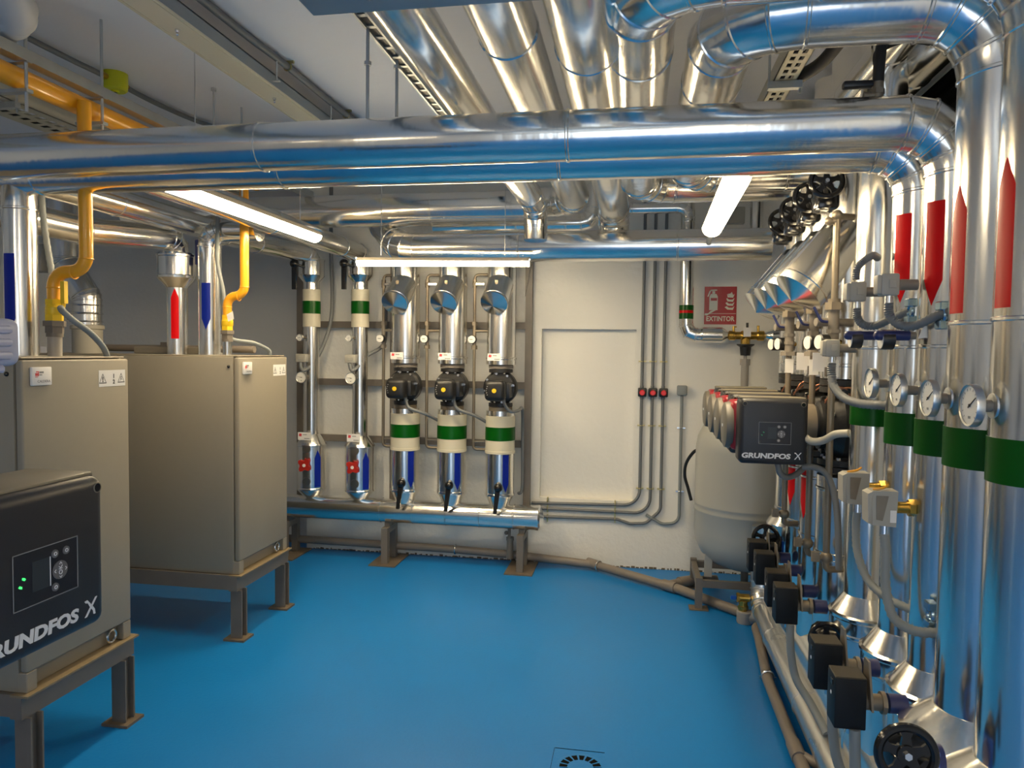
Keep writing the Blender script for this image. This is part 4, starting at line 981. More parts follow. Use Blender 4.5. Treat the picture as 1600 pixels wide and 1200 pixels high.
# ================================================================== MOTOR PUMPS WITH CONTROL BOXES
def star_logo(mb, o, u, v, n, s):
    """the maker's crossed-blade mark"""
    o = V(o)
    mb.prism([(-.5 * s, -.5 * s), (-.34 * s, -.5 * s), (.5 * s, .5 * s), (.36 * s, .5 * s), (-.02 * s, .06 * s)], o, u, v, n)
    mb.prism([(-.5 * s, .46 * s), (-.3 * s, .5 * s), (-.12 * s, .3 * s), (.06 * s, .08 * s), (-.06 * s, -.02 * s), (-.24 * s, .3 * s), (-.42 * s, .34 * s)], o, u, v, n)
    mb.prism([(.02 * s, -.1 * s), (.14 * s, -.0 * s), (.28 * s, -.2 * s), (.34 * s, -.5 * s), (.2 * s, -.5 * s), (.16 * s, -.28 * s)], o, u, v, n)
def control_box(t, o, u, n, w, h, d, led='green_led', full=True):
    """box front face centre o; u to the right, n outward"""
    o, u, n = V(o), V(u), V(n)
    Mx = Matrix((u, -n, Z)).transposed().to_4x4(); Mx.translation = o
    b = part('control_box', MB().rbox(-w / 2, w / 2, .0, d, -h / 2, h / 2, .022, 5, Mx), 'box', t)
    lid = MB().rbox(-w / 2 + .004, w / 2 - .004, .022, d * .97, h / 2 - .006, h / 2 + .006, .005, 2, Mx)
    part('box_lid', lid, 'boxlid_lit', b)
    for s_ in (-1, 1):
        c = o + u * s_ * (w / 2 - .021) + Z * (h / 2 - .026)
        part('screw_recess', MB().cyl(c - n * .02 + Z * .004, c + n * .0006 + Z * .004, .0085, 16).mat(1).torus(c + Z * .004, n, .0088, .0012, 16, 6), ['black_gloss', 'boxlid_lit'], b)
    pw, ph_ = w * .47, h * .335
    c = o + u * w * .02 + Z * (-h * .02)
    P_ = MB().prism([(-pw / 2, -ph_ / 2), (pw / 2, -ph_ / 2), (pw / 2, ph_ / 2), (-pw / 2, ph_ / 2)], c, u, Z, n * .0008)
    pn = part('control_panel', P_, 'panel', b, smooth=False)
    q = .0015; mb = MB(); c2 = c + n * .0008
    for (x0, x1, z0, z1) in ((-pw / 2, pw / 2, ph_ / 2 - q, ph_ / 2), (-pw / 2, pw / 2, -ph_ / 2, -ph_ / 2 + q), (-pw / 2, -pw / 2 + q, -ph_ / 2, ph_ / 2), (pw / 2 - q, pw / 2, -ph_ / 2, ph_ / 2)):
        mb.prism([(x0, z0), (x1, z0), (x1, z1), (x0, z1)], c2, u, Z, n * .0006)
    part('panel_outline', mb, 'panel_line', pn, smooth=False)
    part('screen', MB().prism([(-pw * .22, -ph_ * .26), (.05 * pw, -ph_ * .26), (.05 * pw, ph_ * .28), (-pw * .22, ph_ * .28)], c2, u, Z, n * .0008), 'screen', pn, smooth=False)
    part('screen_edge', MB().prism([(.04 * pw, -ph_ * .26), (.052 * pw, -ph_ * .26), (.052 * pw, ph_ * .28), (.04 * pw, ph_ * .28)], c2 + n * .0008, u, Z, n * .0004), 'white_ink' if full else 'screen', pn, smooth=False)
    def disc(x, z, r, m, nm, par=pn): return part(nm, MB().cyl(c2 + u * x + Z * z, c2 + u * x + Z * z + n * .0022, r, 24), m, par)
    k = disc(.20 * pw, -.03 * ph_, ph_ * .17, 'btn', 'ok_button')
    text('lettering', 'OK', c2 + u * .20 * pw + Z * (-.03 * ph_) + n * .0025, Z, u * -1, ph_ * .12, 'white_ink', k)
    mb = MB(); s = ph_ * .035
    for ax_, az_ in ((1, 0), (-1, 0), (0, 1), (0, -1)):
        cc = c2 + u * (.20 * pw + ax_ * ph_ * .125) + Z * (-.03 * ph_ + az_ * ph_ * .125) + n * .0022
        a_, b_ = (Z, u * ax_) if ax_ else (u, Z * az_)
        mb.prism([(-s, -s * .3), (0, s * .8), (s, -s * .3), (s * .7, -s * .6), (0, s * .3), (-s * .7, -s * .6)], cc, a_, b_, n * .0004)
    part('button_arrows', mb, 'white_ink', k, smooth=False)
    for (x, z) in ((.12, .30), (.30, .30), (.12, -.32)):
        bb = disc(x * pw, z * ph_, ph_ * .075, 'btn', 'button')
        part('button_mark', MB().torus(c2 + u * x * pw + Z * z * ph_ + n * .0024, n, ph_ * .03, ph_ * .008, 14, 5), 'white_ink', bb)
    mb = MB()
    for a0 in (.6, .6 + PI):
        pl_ = []
        for k2 in range(7): a = a0 + .9 * k2 / 6; pl_.append((ph_ * .095 * math.cos(a), ph_ * .095 * math.sin(a)))
        for k2 in range(7): a = a0 + .9 * (6 - k2) / 6; pl_.append((ph_ * .055 * math.cos(a), ph_ * .055 * math.sin(a)))
        mb.prism(pl_, c2 + u * (-.37 * pw) + Z * (-.03 * ph_), u, Z, n * .0008)
    part('status_light', mb, led, pn, smooth=False)
    tz = -h * .37
    text('maker_lettering', 'GRUNDFOS', o + n * .0008 + u * (-w * .105) + Z * tz, u, Z, w * .104, 'white_ink', b, bold=w * .0042, sx=1.28, ext=.0006, shear=.1)
    mb = MB(); star_logo(mb, o + u * w * .36 + Z * (tz + .004), u, Z, n * .0012, w * .105)
    part('maker_mark', mb, 'white_ink', b, smooth=False)
    return b
def inline_pump(y, label, red=True, detail=True, k=0):
    x = .90; z = 1.345
    t = thing('inline_pump', label, 'pump', (x, y, 1.16), 'inline pumps on the right')
    part('flange', MB().cyl((x, y, 1.145), (x, y, 1.17), .105, 32).cyl((x, y, 1.175), (x, y, 1.2), .105, 32), 'black_cast', t)
    part('flange', MB().cyl((x, y, 1.49), (x, y, 1.515), .105, 32).cyl((x, y, 1.52), (x, y, 1.545), .105, 32), 'black_cast', t)
    part('volute', MB().lathe([(.12, -.02), (.15, .02), (.15, .09), (.12, .13), (.09, .14)], (x + .06, y, z), (-1, 0, 0), 36).cyl((x, y, 1.19), (x, y, 1.50), .065, 24), 'black_cast', t)
    for q in range(8):
        a = 2 * PI * q / 8 + .3; part('bolt', MB().cyl((x - .07, y + .125 * math.cos(a), z + .125 * math.sin(a)), (x - .085, y + .125 * math.cos(a), z + .125 * math.sin(a)), .011, 8), 'zinc', t)
        part('bolt', MB().cyl((x + .085 * math.cos(a), y + .085 * math.sin(a), 1.2), (x + .085 * math.cos(a), y + .085 * math.sin(a), 1.212), .01, 8), 'zinc', t)
    part('motor', MB().lathe([(.10, 0), (.105, .01), (.105, .03), (.085, .04), (.085, .1), (.095, .11), (.095, .36)], (x - .08, y, z), (-1, 0, 0), 32), 'black_cast', t)
    part('motor_ring', MB().lathe([(.088, 0), (.09, .0), (.09, .06), (.088, .06)], (x - .13, y, z), (-1, 0, 0), 32, cap=False), 'bronze', t)
    for q in (0, 1): part('wire', MB().tube(smooth([(x - .10, y - .07, z + .10 + .01 * q), (x - .07 + .03 * q, y - .1, z + .165), (x - .02 + .03 * q, y - .1, z + .16), (x, y - .08, z + .11)], 5), .004, 6), 'copper', t)
    xe = x - .445
    part('motor_shell', MB().rbox(xe - .04, xe + .06, y - .07, y + .10, z - .115, z + .10, .02, 3), 'redlid', t, label='red motor shell')
    part('motor_disc', MB().lathe([(.1, 0), (.104, .012), (.1, .03), (.085, .036), (.01, .037)], (xe - .03, y, z - .01), (-1, 0, 0), 40), 'diskgray', t, label='gray round end disc')
    part('disc_mark', MB().box(xe - .069, xe - .066, y - .012, y + .012, z - .018, z - .006), 'white_ink', t)
    control_box(t, (.57, y - .2, 1.328), X, -Y, .275, .275, .12, 'green_led_dim', False)
    return t
SY = [3.35, 3.66, 3.97, 4.28]
pl_ = ['front inline pump with the big black control box facing the aisle', 'second inline pump, its box peeping over the front one', 'third inline pump behind the second box', 'farthest inline pump showing a sliver of red shell']
for k in range(4): inline_pump(SY[k], pl_[k], k=k)
# pump stacks: lower and upper risers
def stacks():
    x = PX
    lab = ['first', 'second', 'third', 'fourth']
    for k in range(4):
        y = SY[k]; ph = phi_cam(x, y); r = .105
        t = thing('riser', 'silver lower riser under the %s inline pump counted from the front' % lab[k], 'pipe', (x, y, .2))
        part('cladding', MB().lathe([(.06, 1.13), (r, 1.128), (r, 1.08), (r + .004, 1.076), (r + .004, 1.068), (r, 1.064), (r, .80), (r + .006, .797), (r + .006, .788), (r, .785), (r, .77), (r + .006, .767), (r + .006, .758), (r, .755), (r, .30), (.06, .29)], (x, y, 0), Z, 44), 'alu_v', t, 20)
        if k == 1: arrow(t, (x, y), r, ph - .95, .06, .87, 1.11, 'down', 'red', 'red down arrow')
        if k == 2: arrow(t, (x, y), r, ph - .95, .06, .87, 1.11, 'down', 'red', 'red down arrow')
        if k == 3: part('valve_jacket', MB().lathe([(r, .76), (r + .045, .70), (r + .045, .5)], (x, y, 0), Z, 40, cap=False), 'alu_v', t, 20)
        t = thing('riser', 'silver upper riser with slanted strainer cylinder over the %s inline pump counted from the front' % lab[k], 'pipe', (x, y, 1.545))
        part('cladding', MB().lathe([(.06, 1.548), (r, 1.55), (r, 1.60), (r + .005, 1.603), (r + .005, 1.612), (r, 1.615), (r, 2.1), (.095, 2.12), (.095, 2.93)], (x, y, 0), Z, 44), 'alu_v', t, 20)
        a = V((x, y, 2.17)); d = V((-.64, -.15, -.75)).normalized(); L = .34
        part('strainer_jacket', MB().lathe([(.112, 0), (.112, L - .05), (.116, L - .047), (.116, L - .038), (.112, L - .035), (.112, L), (.105, L + .003), (.0, L + .045)], a, d, 44, cap=False), 'alu', t, 16)
        part('clip', MB().box(x - .12, x - .09, y - .13, y - .11, 1.56, 1.6), 'zinc', t)
    # butterfly valves with handwheels, upper row and lower row
    def wheel(name, label, c, axis_pt, rad=.062, group=None, tilt=(0, -1, .12)):
        """handwheel at c; gearbox between it and the pipe point axis_pt"""
        c = V(c); n = V(tilt).normalized()
        t = thing('gear_valve', label, 'valve', axis_pt, group)
        ap = V(axis_pt)
        part('valve_neck', MB().cyl(ap, V((c.x + .03, ap.y, c.z - .04)), .022, 16).cyl(ap, ap + V((-.03, 0, 0)), .035, 20), 'navy', t)
        g = V((c.x + .035, ap.y, c.z - .045))
        part('gearbox', MB().lathe([(.055, -.045), (.06, -.04), (.06, .03), (.045, .05), (.03, .055)], g, (-1, 0, 0), 24).rbox(g.x - .05, g.x + .04, g.y - .07, g.y + .05, g.z - .05, g.z + .02, .012, 2), 'black_gloss', t)
        part('blue_plate', MB().rbox(g.x + .05, g.x + .06, g.y - .05, g.y + .05, g.z - .075, g.z + .03, .004, 1), 'valve_blue', t)
        w = part('handwheel', MB().torus(c, n, rad, .011, 40, 10), 'black_gloss', t)
        u = Z.cross(n).normalized(); v = n.cross(u); mb = MB()
        for q in range(5):
            a = PI / 2 + 2 * PI * q / 5; dd = u * math.cos(a) + v * math.sin(a); ss = n.cross(dd)
            mb.prism([(-.014, .012), (.014, .012), (.009, rad * .62), (.017, rad - .004), (-.017, rad - .004), (-.009, rad * .62)], c - n * .006, ss, dd, n * .009)
        mb.cyl(c - n * .02, c + n * .008, .022, 20)
        part('spokes', mb, 'black_gloss', w)
        part('hub_nut', MB().hexnut(c + n * .006, c + n * .016, .009), 'zinc', w)
        part('shaft', MB().cyl(c - n * .015, V((c.x + .03, ap.y - .03, c.z - .035)), .012, 10), 'black', t)
        return t
    up = ['upper gear valve with black handwheel, nearest of the four in the row', 'upper gear valve with black handwheel, second of the four in the row', 'upper gear valve with black handwheel, third of the four in the row', 'upper gear valve with black handwheel, farthest and smallest looking of the four']
    for k in range(4):
        wheel('w', up[k], (.76, SY[k] - .15, 2.365), (PX - .095, SY[k], 2.365), .062, 'upper gear valves')
    wheel('w', 'low gear valve with black handwheel in front of the tank, above the black actuators', (.70, 4.0, .675), (PX - .11, 4.05, .64), .062, 'lower gear valves')
    wheel('w', 'low gear valve with black handwheel between the two groups of actuators', (.715, 2.80, .60), (PX - .12, 2.94, .56), .055, 'lower gear valves')
    wheel('w', 'low gear valve with black handwheel at the bottom edge of the frame', (.645, 1.80, .715), (PX - .14, 1.9, .66), .062, 'lower gear valves')
    # actuators
    acts = [(3.88, 'behind the wheel, farthest of the far four'), (3.66, 'second of the far four counted from the back'), (3.35, 'third of the far four counted from the back'), (3.15, 'nearest of the far four'), (2.50, 'upper of the near pair'), (2.25, 'nearest one, in front of the cone jackets')]
    for k, (y, w_) in enumerate(acts):
        x0 = .592; z0 = .535 if k < 4 else .56
        t = thing('valve_actuator', 'black box actuator, ' + w_, 'actuator', (x0 + .05, y, z0), 'black box actuators')
        ww, dd, hh = .088, .085, .15
        part('case', MB().rbox(x0, x0 + ww, y - dd / 2, y + dd / 2, z0, z0 + hh, .004, 2), 'act', t)
        part('lid', MB().rbox(x0 + .001, x0 + ww - .001, y - dd / 2 + .001, y + dd / 2 - .001, z0 + hh - .002, z0 + hh + .004, .002, 1), 'actlid', t)
        part('side_mark', MB().cyl((x0 - .001, y, z0 + .09), (x0 + .001, y, z0 + .09), .006, 12), 'white_ink', t)
        part('lug', MB().box(x0 - .003, x0 + .003, y - .02, y, z0 + .12, z0 + .135), 'black', t)
        part('gland', MB().cyl((x0 + .05, y - .02, z0 - .02), (x0 + .05, y - .02, z0), .01, 10), 'zinc', t)
        part('mounting_plate', MB().hexa([(x0 + ww + .012, y - .05, z0 + .06), (x0 + ww + .018, y - .05, z0 + .06), (x0 + ww + .018, y + .05, z0 + .06), (x0 + ww + .012, y + .05, z0 + .06)], [(x0 + ww + .004, y - .03, z0 + .2), (x0 + ww + .01, y - .03, z0 + .2), (x0 + ww + .01, y + .01, z0 + .2), (x0 + ww + .004, y + .01, z0 + .2)]), 'bronze', t)
        part('coupling', MB().cyl((x0 + ww, y, z0 + .07), (x0 + ww + .06, y, z0 + .07), .024, 12).cyl((x0 + ww + .05, y, z0 + .07), (x0 + ww + .062, y, z0 + .07), .032, 16), 'bronze', t)
        part('valve_neck', MB().cyl((x0 + ww + .07, y, z0 + .07), (x0 + ww + .12, y, z0 + .07), .028, 20), 'navy', t)
    # distribution manifold near the floor under the columns
    insulated('manifold', 'thick silver manifold on the floor feeding the column pipes', 'pipe', [(PX + .02, 1.3, .22), (PX + .02, 4.6, .22)], .14, .1, 3, 1.0, first=.5)
    t = insulated('floor_pipe', 'silver pipe lying along the floor below the black actuators', 'pipe', [(.765, 1.5, .11), (.772, 4.05, .11), (.785, 4.6, .11), (.785, 4.6, .60)], .062, .15, 5, .85, m='alu_dull', first=.95)
    t = thing('drain_pipe', 'brown gray pipe on the floor along the silver floor pipe, nearest the aisle', 'pipe', (.69, 3, .03))
    part('tube', MB().tube(fillet([(.80, 4.42, .05), (.725, 4.40, .05), (.715, 4.2, .045), (.675, 3.7, .04), (.675, 1.8, .035)], .06, 6), .026, 16), 'pvc', t)
    part('branch', MB().tube(fillet([(.675, 3.03, .04), (.72, 2.95, .05), (.80, 2.85, .07)], .05, 5), .02, 14), 'pvc', t)
    part('branch', MB().tube(fillet([(.71, 4.15, .045), (.76, 4.14, .05), (.82, 4.12, .07)], .03, 5), .02, 14), 'pvc', t)
    part('socket', MB().cyl((.675, 3.10, .04), (.675, 2.98, .04), .031, 16), 'pvc', t)
    part('clamp', MB().torus((.68, 3.72, .042), Y, .030, .006, 20, 8).box(.64, .72, 3.715, 3.725, .03, .045), 'steel', t)
    t = thing('drain_valve', 'brass drain valve with a blue handle on the floor by the tank', 'valve', (.675, 4.58, .0))
    part('trap', MB().lathe([(.045, .0), (.048, .01), (.048, .07), (.042, .075)], (.69, 4.58, 0), Z, 20).cyl((.69, 4.58, .04), (.80, 4.56, .04), .04, 18), 'pvc_lt', t)
    part('body', MB().cyl((.68, 4.58, .07), (.68, 4.58, .14), .026, 16).hexnut((.68, 4.58, .085), (.68, 4.58, .105), .031).cyl((.645, 4.58, .155), (.715, 4.58, .155), .024, 16).hexnut((.64, 4.58, .155), (.655, 4.58, .155), .03), 'brass', t)
    part('outlet', MB().cyl((.715, 4.58, .155), (.77, 4.58, .155), .017, 12), 'bronze', t)
    part('handle', MB().rbox(.605, .64, 4.57, 4.59, .14, .165, .004, 1), 'valve_blue', t)
    # gauge bypass tubes in front of the stacks
    def bypass(label, bx, y, z0, z1, gx=None, tagz=1.63):
        t = thing('gauge_bypass', label, 'tube', (bx, y, z0))
        part('tube', MB().tube(fillet([(bx + .07, y + .03, z1), (bx, y, z1), (bx, y, z0), (bx + .07, y + .02, z0)], .02, 5), .014, 14), 'bronze', t)
        part('ball_end', MB().ball((bx, y, z1 + .004), .022).cyl((bx - .03, y, z1 - .02), (bx, y, z1 - .02), .014, 12).ball((bx - .03, y, z1 - .02), .018), 'bronze', t)
        part('union_nut', MB().hexnut((bx, y, 1.835), (bx, y, 1.865), .036).cyl((bx, y, 1.865), (bx, y, 1.88), .024), 'bronze', t)
        part('tee', MB().cyl((bx, y, 1.66), (bx, y, 1.835), .022, 16).hexnut((bx, y, 1.70), (bx, y, 1.715), .028).hexnut((bx, y, 1.74), (bx, y, 1.755), .028).cyl((bx - .07, y, 1.785), (bx + .09, y + .04, 1.785), .017, 14).hexnut((bx, y, 1.645), (bx, y, 1.665), .04), 'tube', t)
        part('lever', MB().tube(smooth([(bx - .03, y - .02, 1.785), (bx - .055, y - .03, 1.79), (bx - .07, y - .03, 1.815), (bx - .085, y - .03, 1.845)], 5), .006, 8), 'navy', t)
        part('paper_tag', MB().box(bx - .02, bx + .02, y - .018, y - .015, tagz - .07, tagz), 'label', t, label='white paper tag')
        part('valve', MB().ball((bx, y, z0 + .05), .026).cyl((bx - .05, y - .01, z0 + .05), (bx, y, z0 + .05), .012, 10).box(bx - .06, bx - .03, y - .02, y, z0 + .035, z0 + .075), 'bronze', t)
        return t
    bypass('thin bronze bypass tube in front of the first pump stack, tallest one', .795, 3.16, .76, 2.215)
    bypass('thin bronze bypass tube in front of the second pump stack', .79, 3.47, .74, 2.12)
    bypass('thin bronze bypass tube in front of the third pump stack', .75, 3.80, .80, 2.02)
    gg = ['small black rimmed gauge in front of the first pump stack', 'small black rimmed gauge in front of the second pump stack', 'small black rimmed gauge in front of the third pump stack', 'small black rimmed gauge in front of the fourth pump stack']
    for k, (gx, gy) in enumerate(((.735, 3.14), (.728, 3.30), (.70, 3.82), (.70, 4.0))):
        t = thing('pressure_gauge', gg[k], 'gauge', (gx + .06, gy, 1.70), 'small pressure gauges')
        part('case', MB().lathe([(.029, -.0), (.032, -.004), (.032, -.036), (.012, -.04)], (gx, gy, 1.703), (-1, -.25, 0), 28), 'black', t)
        part('dial', MB().cyl((gx - .001, gy, 1.703), (gx - .0025, gy - .0006, 1.703), .028, 28), 'dial', t)
        part('connector', MB().cyl((gx + .038, gy + .008, 1.703), (gx + .09, gy + .02, 1.703), .010, 10).hexnut((gx + .05, gy + .012, 1.703), (gx + .065, gy + .015, 1.703), .015), 'brass', t)
    # label plates on collars of the upper risers
    for k in range(2):
        y = SY[k]
        single('pipe_label', MB().box(PX - .135 - .03, PX - .135 + .03, y - .115, y - .112, 1.58, 1.66), 'label', ('white paper label hanging on the first pump stack collar', 'white paper label hanging on the second pump stack collar')[k], 'label')
stacks()
# ------------------------------------------------------------------ instruments on the columns
def instruments():
    def sbox(label, x, y, z, xe, s=.72, group='gray sensor boxes'):
        t = thing('sensor_box', label, 'sensor', (x, y, z - .035), group)
        w = .04 * s
        part('case', MB().rbox(x - w, x + w * .8, y - .03 * s, y + .03 * s, z - .046 * s, z + .046 * s, .006, 2), 'lightbox', t)
        part('cover', MB().rbox(x - w - .012, x - w + .004, y - .027 * s, y + .027 * s, z - .04 * s, z + .04 * s, .005, 2), 'lightbox', t)
        part('relief', MB().rbox(x - w * .3, x + w * .5, y - .033 * s, y - .028 * s, z - .012, z + .014, .002, 1), 'lightbox', t)
        part('pocket', MB().cyl((x + w * .8, y, z), (xe, y, z), .0165, 16), 'tube', t)
        part('gland', MB().cyl((x, y, z - .055), (x, y, z - .046 * s), .013, 12), 'zinc', t)
        return t
    sbox('gray sensor box on the fourth column, left of the nearer box', .735, PY[3], 1.865, PXS[3] - .07)
    sbox('gray sensor box on the third column in front of its red arrow', .752, PY[2], 1.865, PX - .07)
    sbox('lowest gray sensor box of the three, by the plain fifth column', .745, PY[4], 1.677, PX - .07)
    # flexible conduits
    hose([(.735, PY[3], 1.81), (.737, PY[3], 1.78), (.752, 2.62, 1.755), (.785, 2.60, 1.75), (.815, 2.55, 1.77), (.85, 2.48, 1.795)], .0125, 'gray flexible conduit looping under the left sensor box of the pair', 'conduit')
    hose([(.752, PY[2], 1.81), (.755, PY[2], 1.775), (.775, 2.35, 1.745), (.81, 2.32, 1.74), (.85, 2.28, 1.765), (.885, 2.24, 1.78)], .0125, 'gray flexible conduit looping under the right sensor box of the pair', 'conduit')
    hose([(.725, PY[3] - .01, 1.905), (.728, PY[3] - .01, 1.94), (.745, 2.62, 1.965), (.775, 2.62, 1.985), (.81, 2.68, 1.985)], .0115, 'gray ribbed conduit arching up from the left sensor box', 'conduit')
    hose([(.745, PY[4], 1.62), (.745, PY[4], 1.58), (.75, 2.95, 1.53), (.775, 2.90, 1.49), (.81, 2.84, 1.475), (.85, 2.76, 1.475), (.90, 2.72, 1.475)], .015, 'gray flexible conduit bending from the lowest sensor box toward the green bands', 'conduit')
    hose([(.70, 3.18, 1.31), (.72, 3.14, 1.295), (.755, 3.1, 1.305), (.79, 3.06, 1.335), (.83, 3.02, 1.345)], .0155, 'pale gray conduit from the front pump box to the green banded column', 'lightbox', False)
    hose([(.60, 3.2, 1.19), (.61, 3.2, 1.15), (.64, 3.22, 1.13), (.68, 3.25, 1.135), (.72, 3.28, 1.16)], .013, 'gray cable loop under the front pump box', 'conduit', False, 'power_cable', 'cable')
    hose([(.70, 3.2, 1.18), (.75, 3.18, 1.18), (.79, 3.15, 1.15), (.815, 3.12, 1.05), (.825, 3.1, .9), (.83, 3.1, .78)], .013, 'gray cable dropping from the front pump to the floor side', 'conduit', False, 'power_cable', 'cable')
    # strut clips
    for k, (c, lb) in enumerate((((.845, 2.46, 1.79), 'small steel strut clip on the left sensor conduit'), ((.865, 2.27, 1.768), 'small steel strut clip on the right sensor conduit'), ((.865, 2.27, .895), 'small steel strut clip holding the flow switch conduit'))):
        x, y, z = c
        single('strut_clip', MB().rbox(x - .014, x + .014, y - .02, y + .02, z + .014, z + .04, .003, 1).rbox(x - .014, x + .014, y - .02, y + .02, z - .04, z - .014, .003, 1).torus(c, X, .02, .006, 18, 6), 'strip_blue', lb, 'clip', 'strut clips')
    # blue gauge cocks
    for k, (y, x, z, lb) in enumerate(((PY[3], .745, 1.718, 'navy blue gauge cock on the fourth column'), (PY[2], .762, 1.712, 'navy blue gauge cock with white tag on the third column'))):
        t = thing('gauge_cock', lb, 'valve', (x, y, z - .04), 'blue gauge cocks')
        part('handle', MB().cyl((x - .035, y, z), (x + .05, y, z), .0155, 16).ball((x - .035, y, z), .0155), 'navy', t)
        part('gauge', MB().lathe([(.03, -.004), (.031, 0), (.031, .03), (.02, .034)], (x - .022, y + .012, z - .012), X, 28), 'black', t)
        part('gauge_dial', MB().cyl((x - .027, y + .012, z - .012), (x - .024, y + .012, z - .012), .028, 24), 'dial', t)
        part('connector', MB().cyl((x + .05, y, z), (PX - .07, y, z), .012, 12), 'tube', t)
        if k: part('tag', MB().prism([(0, 0), (.03, .005), (.045, .045), (.02, .055)], (x + .065, y - .03, z - .01), X, Z, Y * .001), 'label', t, label='white tag')
    # flow switches
    for k, (y, x, z, lb) in enumerate(((PY[3], .748, 1.20, 'gray flow switch on the fourth column, farther of the two'), (PY[2], .752, 1.188, 'gray flow switch with brass stem on the third column, nearer of the two'))):
        t = thing('flow_switch', lb, 'switch', (x, y, z - .07), 'flow switches')
        part('case', MB().hexa([(x - .033, y - .029, z - .052), (x + .034, y - .029, z - .056), (x + .034, y + .029, z - .056), (x - .033, y + .029, z - .052)], [(x - .036, y - .029, z + .052), (x + .037, y - .029, z + .053), (x + .037, y + .029, z + .053), (x - .036, y + .029, z + .052)]), 'lightbox', t, smooth=False)
        part('cover', MB().hexa([(x - .046, y - .03, z - .047), (x - .030, y - .025, z - .052), (x - .030, y + .025, z - .052), (x - .046, y + .03, z - .047)], [(x - .049, y - .03, z + .043), (x - .033, y - .03, z + .052), (x - .033, y + .03, z + .052), (x - .049, y + .03, z + .043)]), 'lightbox', t, smooth=False)
        part('window', MB().prism([(-.023, -.035), (-.005, -.038), (.010, .038), (-.025, .038)], (x, y - .0295, z), X, Z, Y * -.0015), 'bronze', t, smooth=False)
        part('label_sticker', MB().box(x + .016, x + .033, y - .031, y - .0292, z - .042, z - .005), 'label', t, smooth=False)
        part('stem', MB().cyl((x + .036, y, z), (PX - .06, y, z), .018, 16).hexnut((x + .075, y, z), (x + .092, y, z), .026), 'brass', t)
        part('gland', MB().cyl((x + .01, y, z - .085), (x + .01, y, z - .052), .014, 12), 'zinc', t)
        part('wire', MB().tube(smooth([(x - .03, y - .01, z + .053), (x, y - .012, z + .06), (x + .02, y + .01, z + .066)], 5), .004, 6), 'yellow', t)
    hose([(.758, PY[3], 1.12), (.755, PY[3], 1.06), (.755, 2.60, .98), (.775, 2.55, .905), (.81, 2.46, .875), (.86, 2.36, .87), (.89, 2.27, .87)], .0125, 'gray ribbed conduit sweeping down from the farther flow switch', 'conduit_lt')
    hose([(.762, PY[2], 1.105), (.765, PY[2] - .01, 1.05), (.765, 2.35, .95), (.78, 2.32, .865), (.82, 2.27, .845), (.87, 2.22, .86)], .0135, 'gray ribbed conduit hanging under the nearer flow switch', 'conduit_lt')
    # white gray cables of the actuators
    for k, (y, lb) in enumerate(((3.13, 'pale cable curving down from the far actuators'), (2.48, 'pale cable hanging from the upper actuator of the near pair'), (2.23, 'pale cable hanging from the nearest actuator'))):
        hose([(.65, y - .02, .537 if k == 0 else .562), (.655, y - .03, .42), (.675, y - .05, .32), (.72, y - .1, .25), (.76, y - .2, .18)], .016, lb, 'conduit_lt', False, 'power_cable', 'cable')
instruments()

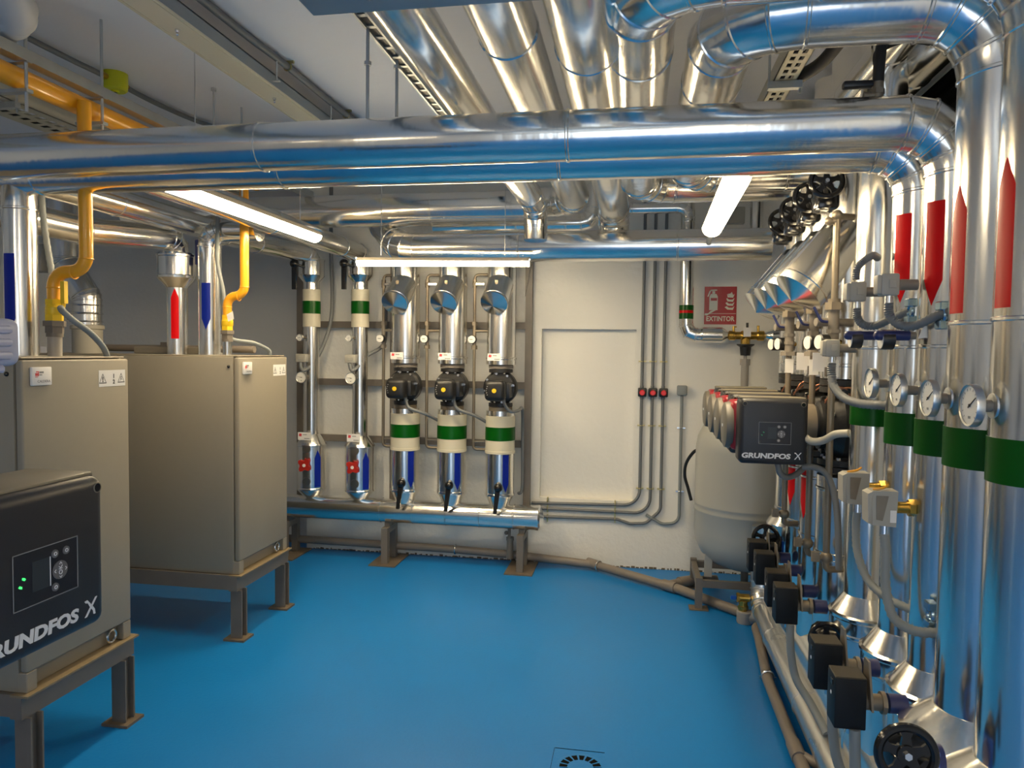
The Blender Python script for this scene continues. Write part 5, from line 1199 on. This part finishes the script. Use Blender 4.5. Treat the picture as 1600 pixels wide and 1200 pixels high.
# ================================================================== FOREGROUND LEFT PUMP
def left_pump():
    t = thing('inline_pump', 'black pump control box in the left foreground with a lit green status light', 'pump', (-1.42, 1.09, 1.0))
    control_box(t, (-1.0, 1.085, 1.262), Y, X, .30, .285, .17, 'green_led', True)
    part('motor', MB().lathe([(.1, 0), (.1, .22), (.12, .23), (.12, .28)], (-1.16, 1.0, 1.24), (-1, 0, 0), 32), 'black_cast', t)
    part('volute', MB().lathe([(.12, -.08), (.16, -.05), (.16, .06), (.12, .1)], (-1.50, 1.0, 1.24), (1, 0, 0), 32).cyl((-1.5, 1.0, 1.05), (-1.5, 1.0, 1.43), .07, 24), 'black_cast', t)
    part('flange', MB().cyl((-1.5, 1.0, 1.02), (-1.5, 1.0, 1.06), .11, 28), 'black_cast', t)
    part('flange', MB().cyl((-1.5, 1.0, 1.42), (-1.5, 1.0, 1.46), .11, 28), 'black_cast', t)
    insulated('riser', 'silver riser carrying the left foreground pump, outside the left edge', 'pipe', [(-1.5, 1.0, 0), (-1.5, 1.0, 1.02)], .1, .1, 3, .8, m='alu_v')
    insulated('riser', 'silver riser above the left foreground pump, outside the left edge', 'pipe', [(-1.5, 1.0, 1.46), (-1.5, 1.0, 3.0)], .1, .1, 3, .8, m='alu_v')
    # pale ribbed cover
    t = thing('valve_motor', 'pale lavender ribbed plastic valve motor at the left edge, above the black pump box', 'actuator', (-1.2, 1.1, 1.6))
    part('cover', MB().rbox(-1.19, -1.10, .98, 1.155, 1.612, 1.697, .016, 4), 'lav', t)
    mb = MB()
    for z in (1.632, 1.655, 1.678): mb.rbox(-1.112, -1.092, .98, 1.128, z - .008, z + .006, .005, 2)
    part('ribs', mb, 'lav', t)
    part('base', MB().rbox(-1.185, -1.105, .98, 1.125, 1.60, 1.614, .004, 1), 'lav', t)
    part('bracket', MB().cyl((-1.19, 1.05, 1.65), (-1.42, 1.02, 1.65), .02, 16), 'steel', t)
left_pump()

# ================================================================== FLOOR DRAIN
def floor_drain():
    c = V((-.185, 2.82, 0))
    t = thing('floor_drain', 'round slotted drain cover set in the blue floor at the bottom edge', 'drain', c)
    part('cover', MB().lathe([(.098, .0), (.098, .0035), (.09, .0045), (.01, .0045)], c, Z, 48), 'floor', t)
    mb = MB()
    for k in range(16):
        a = 2 * PI * k / 16; w = .14
        p = [(r_ * math.cos(a + s_ * w), r_ * math.sin(a + s_ * w)) for r_, s_ in ((.052, -1), (.084, -1), (.084, 1), (.052, 1))]
        mb.prism(p, c + Z * .0044, X, Y, Z * .0008)
    part('slots', mb, 'void', t, smooth=False)
    part('frame_joint', MB().box(c.x - .115, c.x + .09, c.y + .128, c.y + .131, 0, .0012).box(c.x - .118, c.x - .1165, c.y - .1, c.y + .13, 0, .0012), 'void', t, smooth=False)
floor_drain()
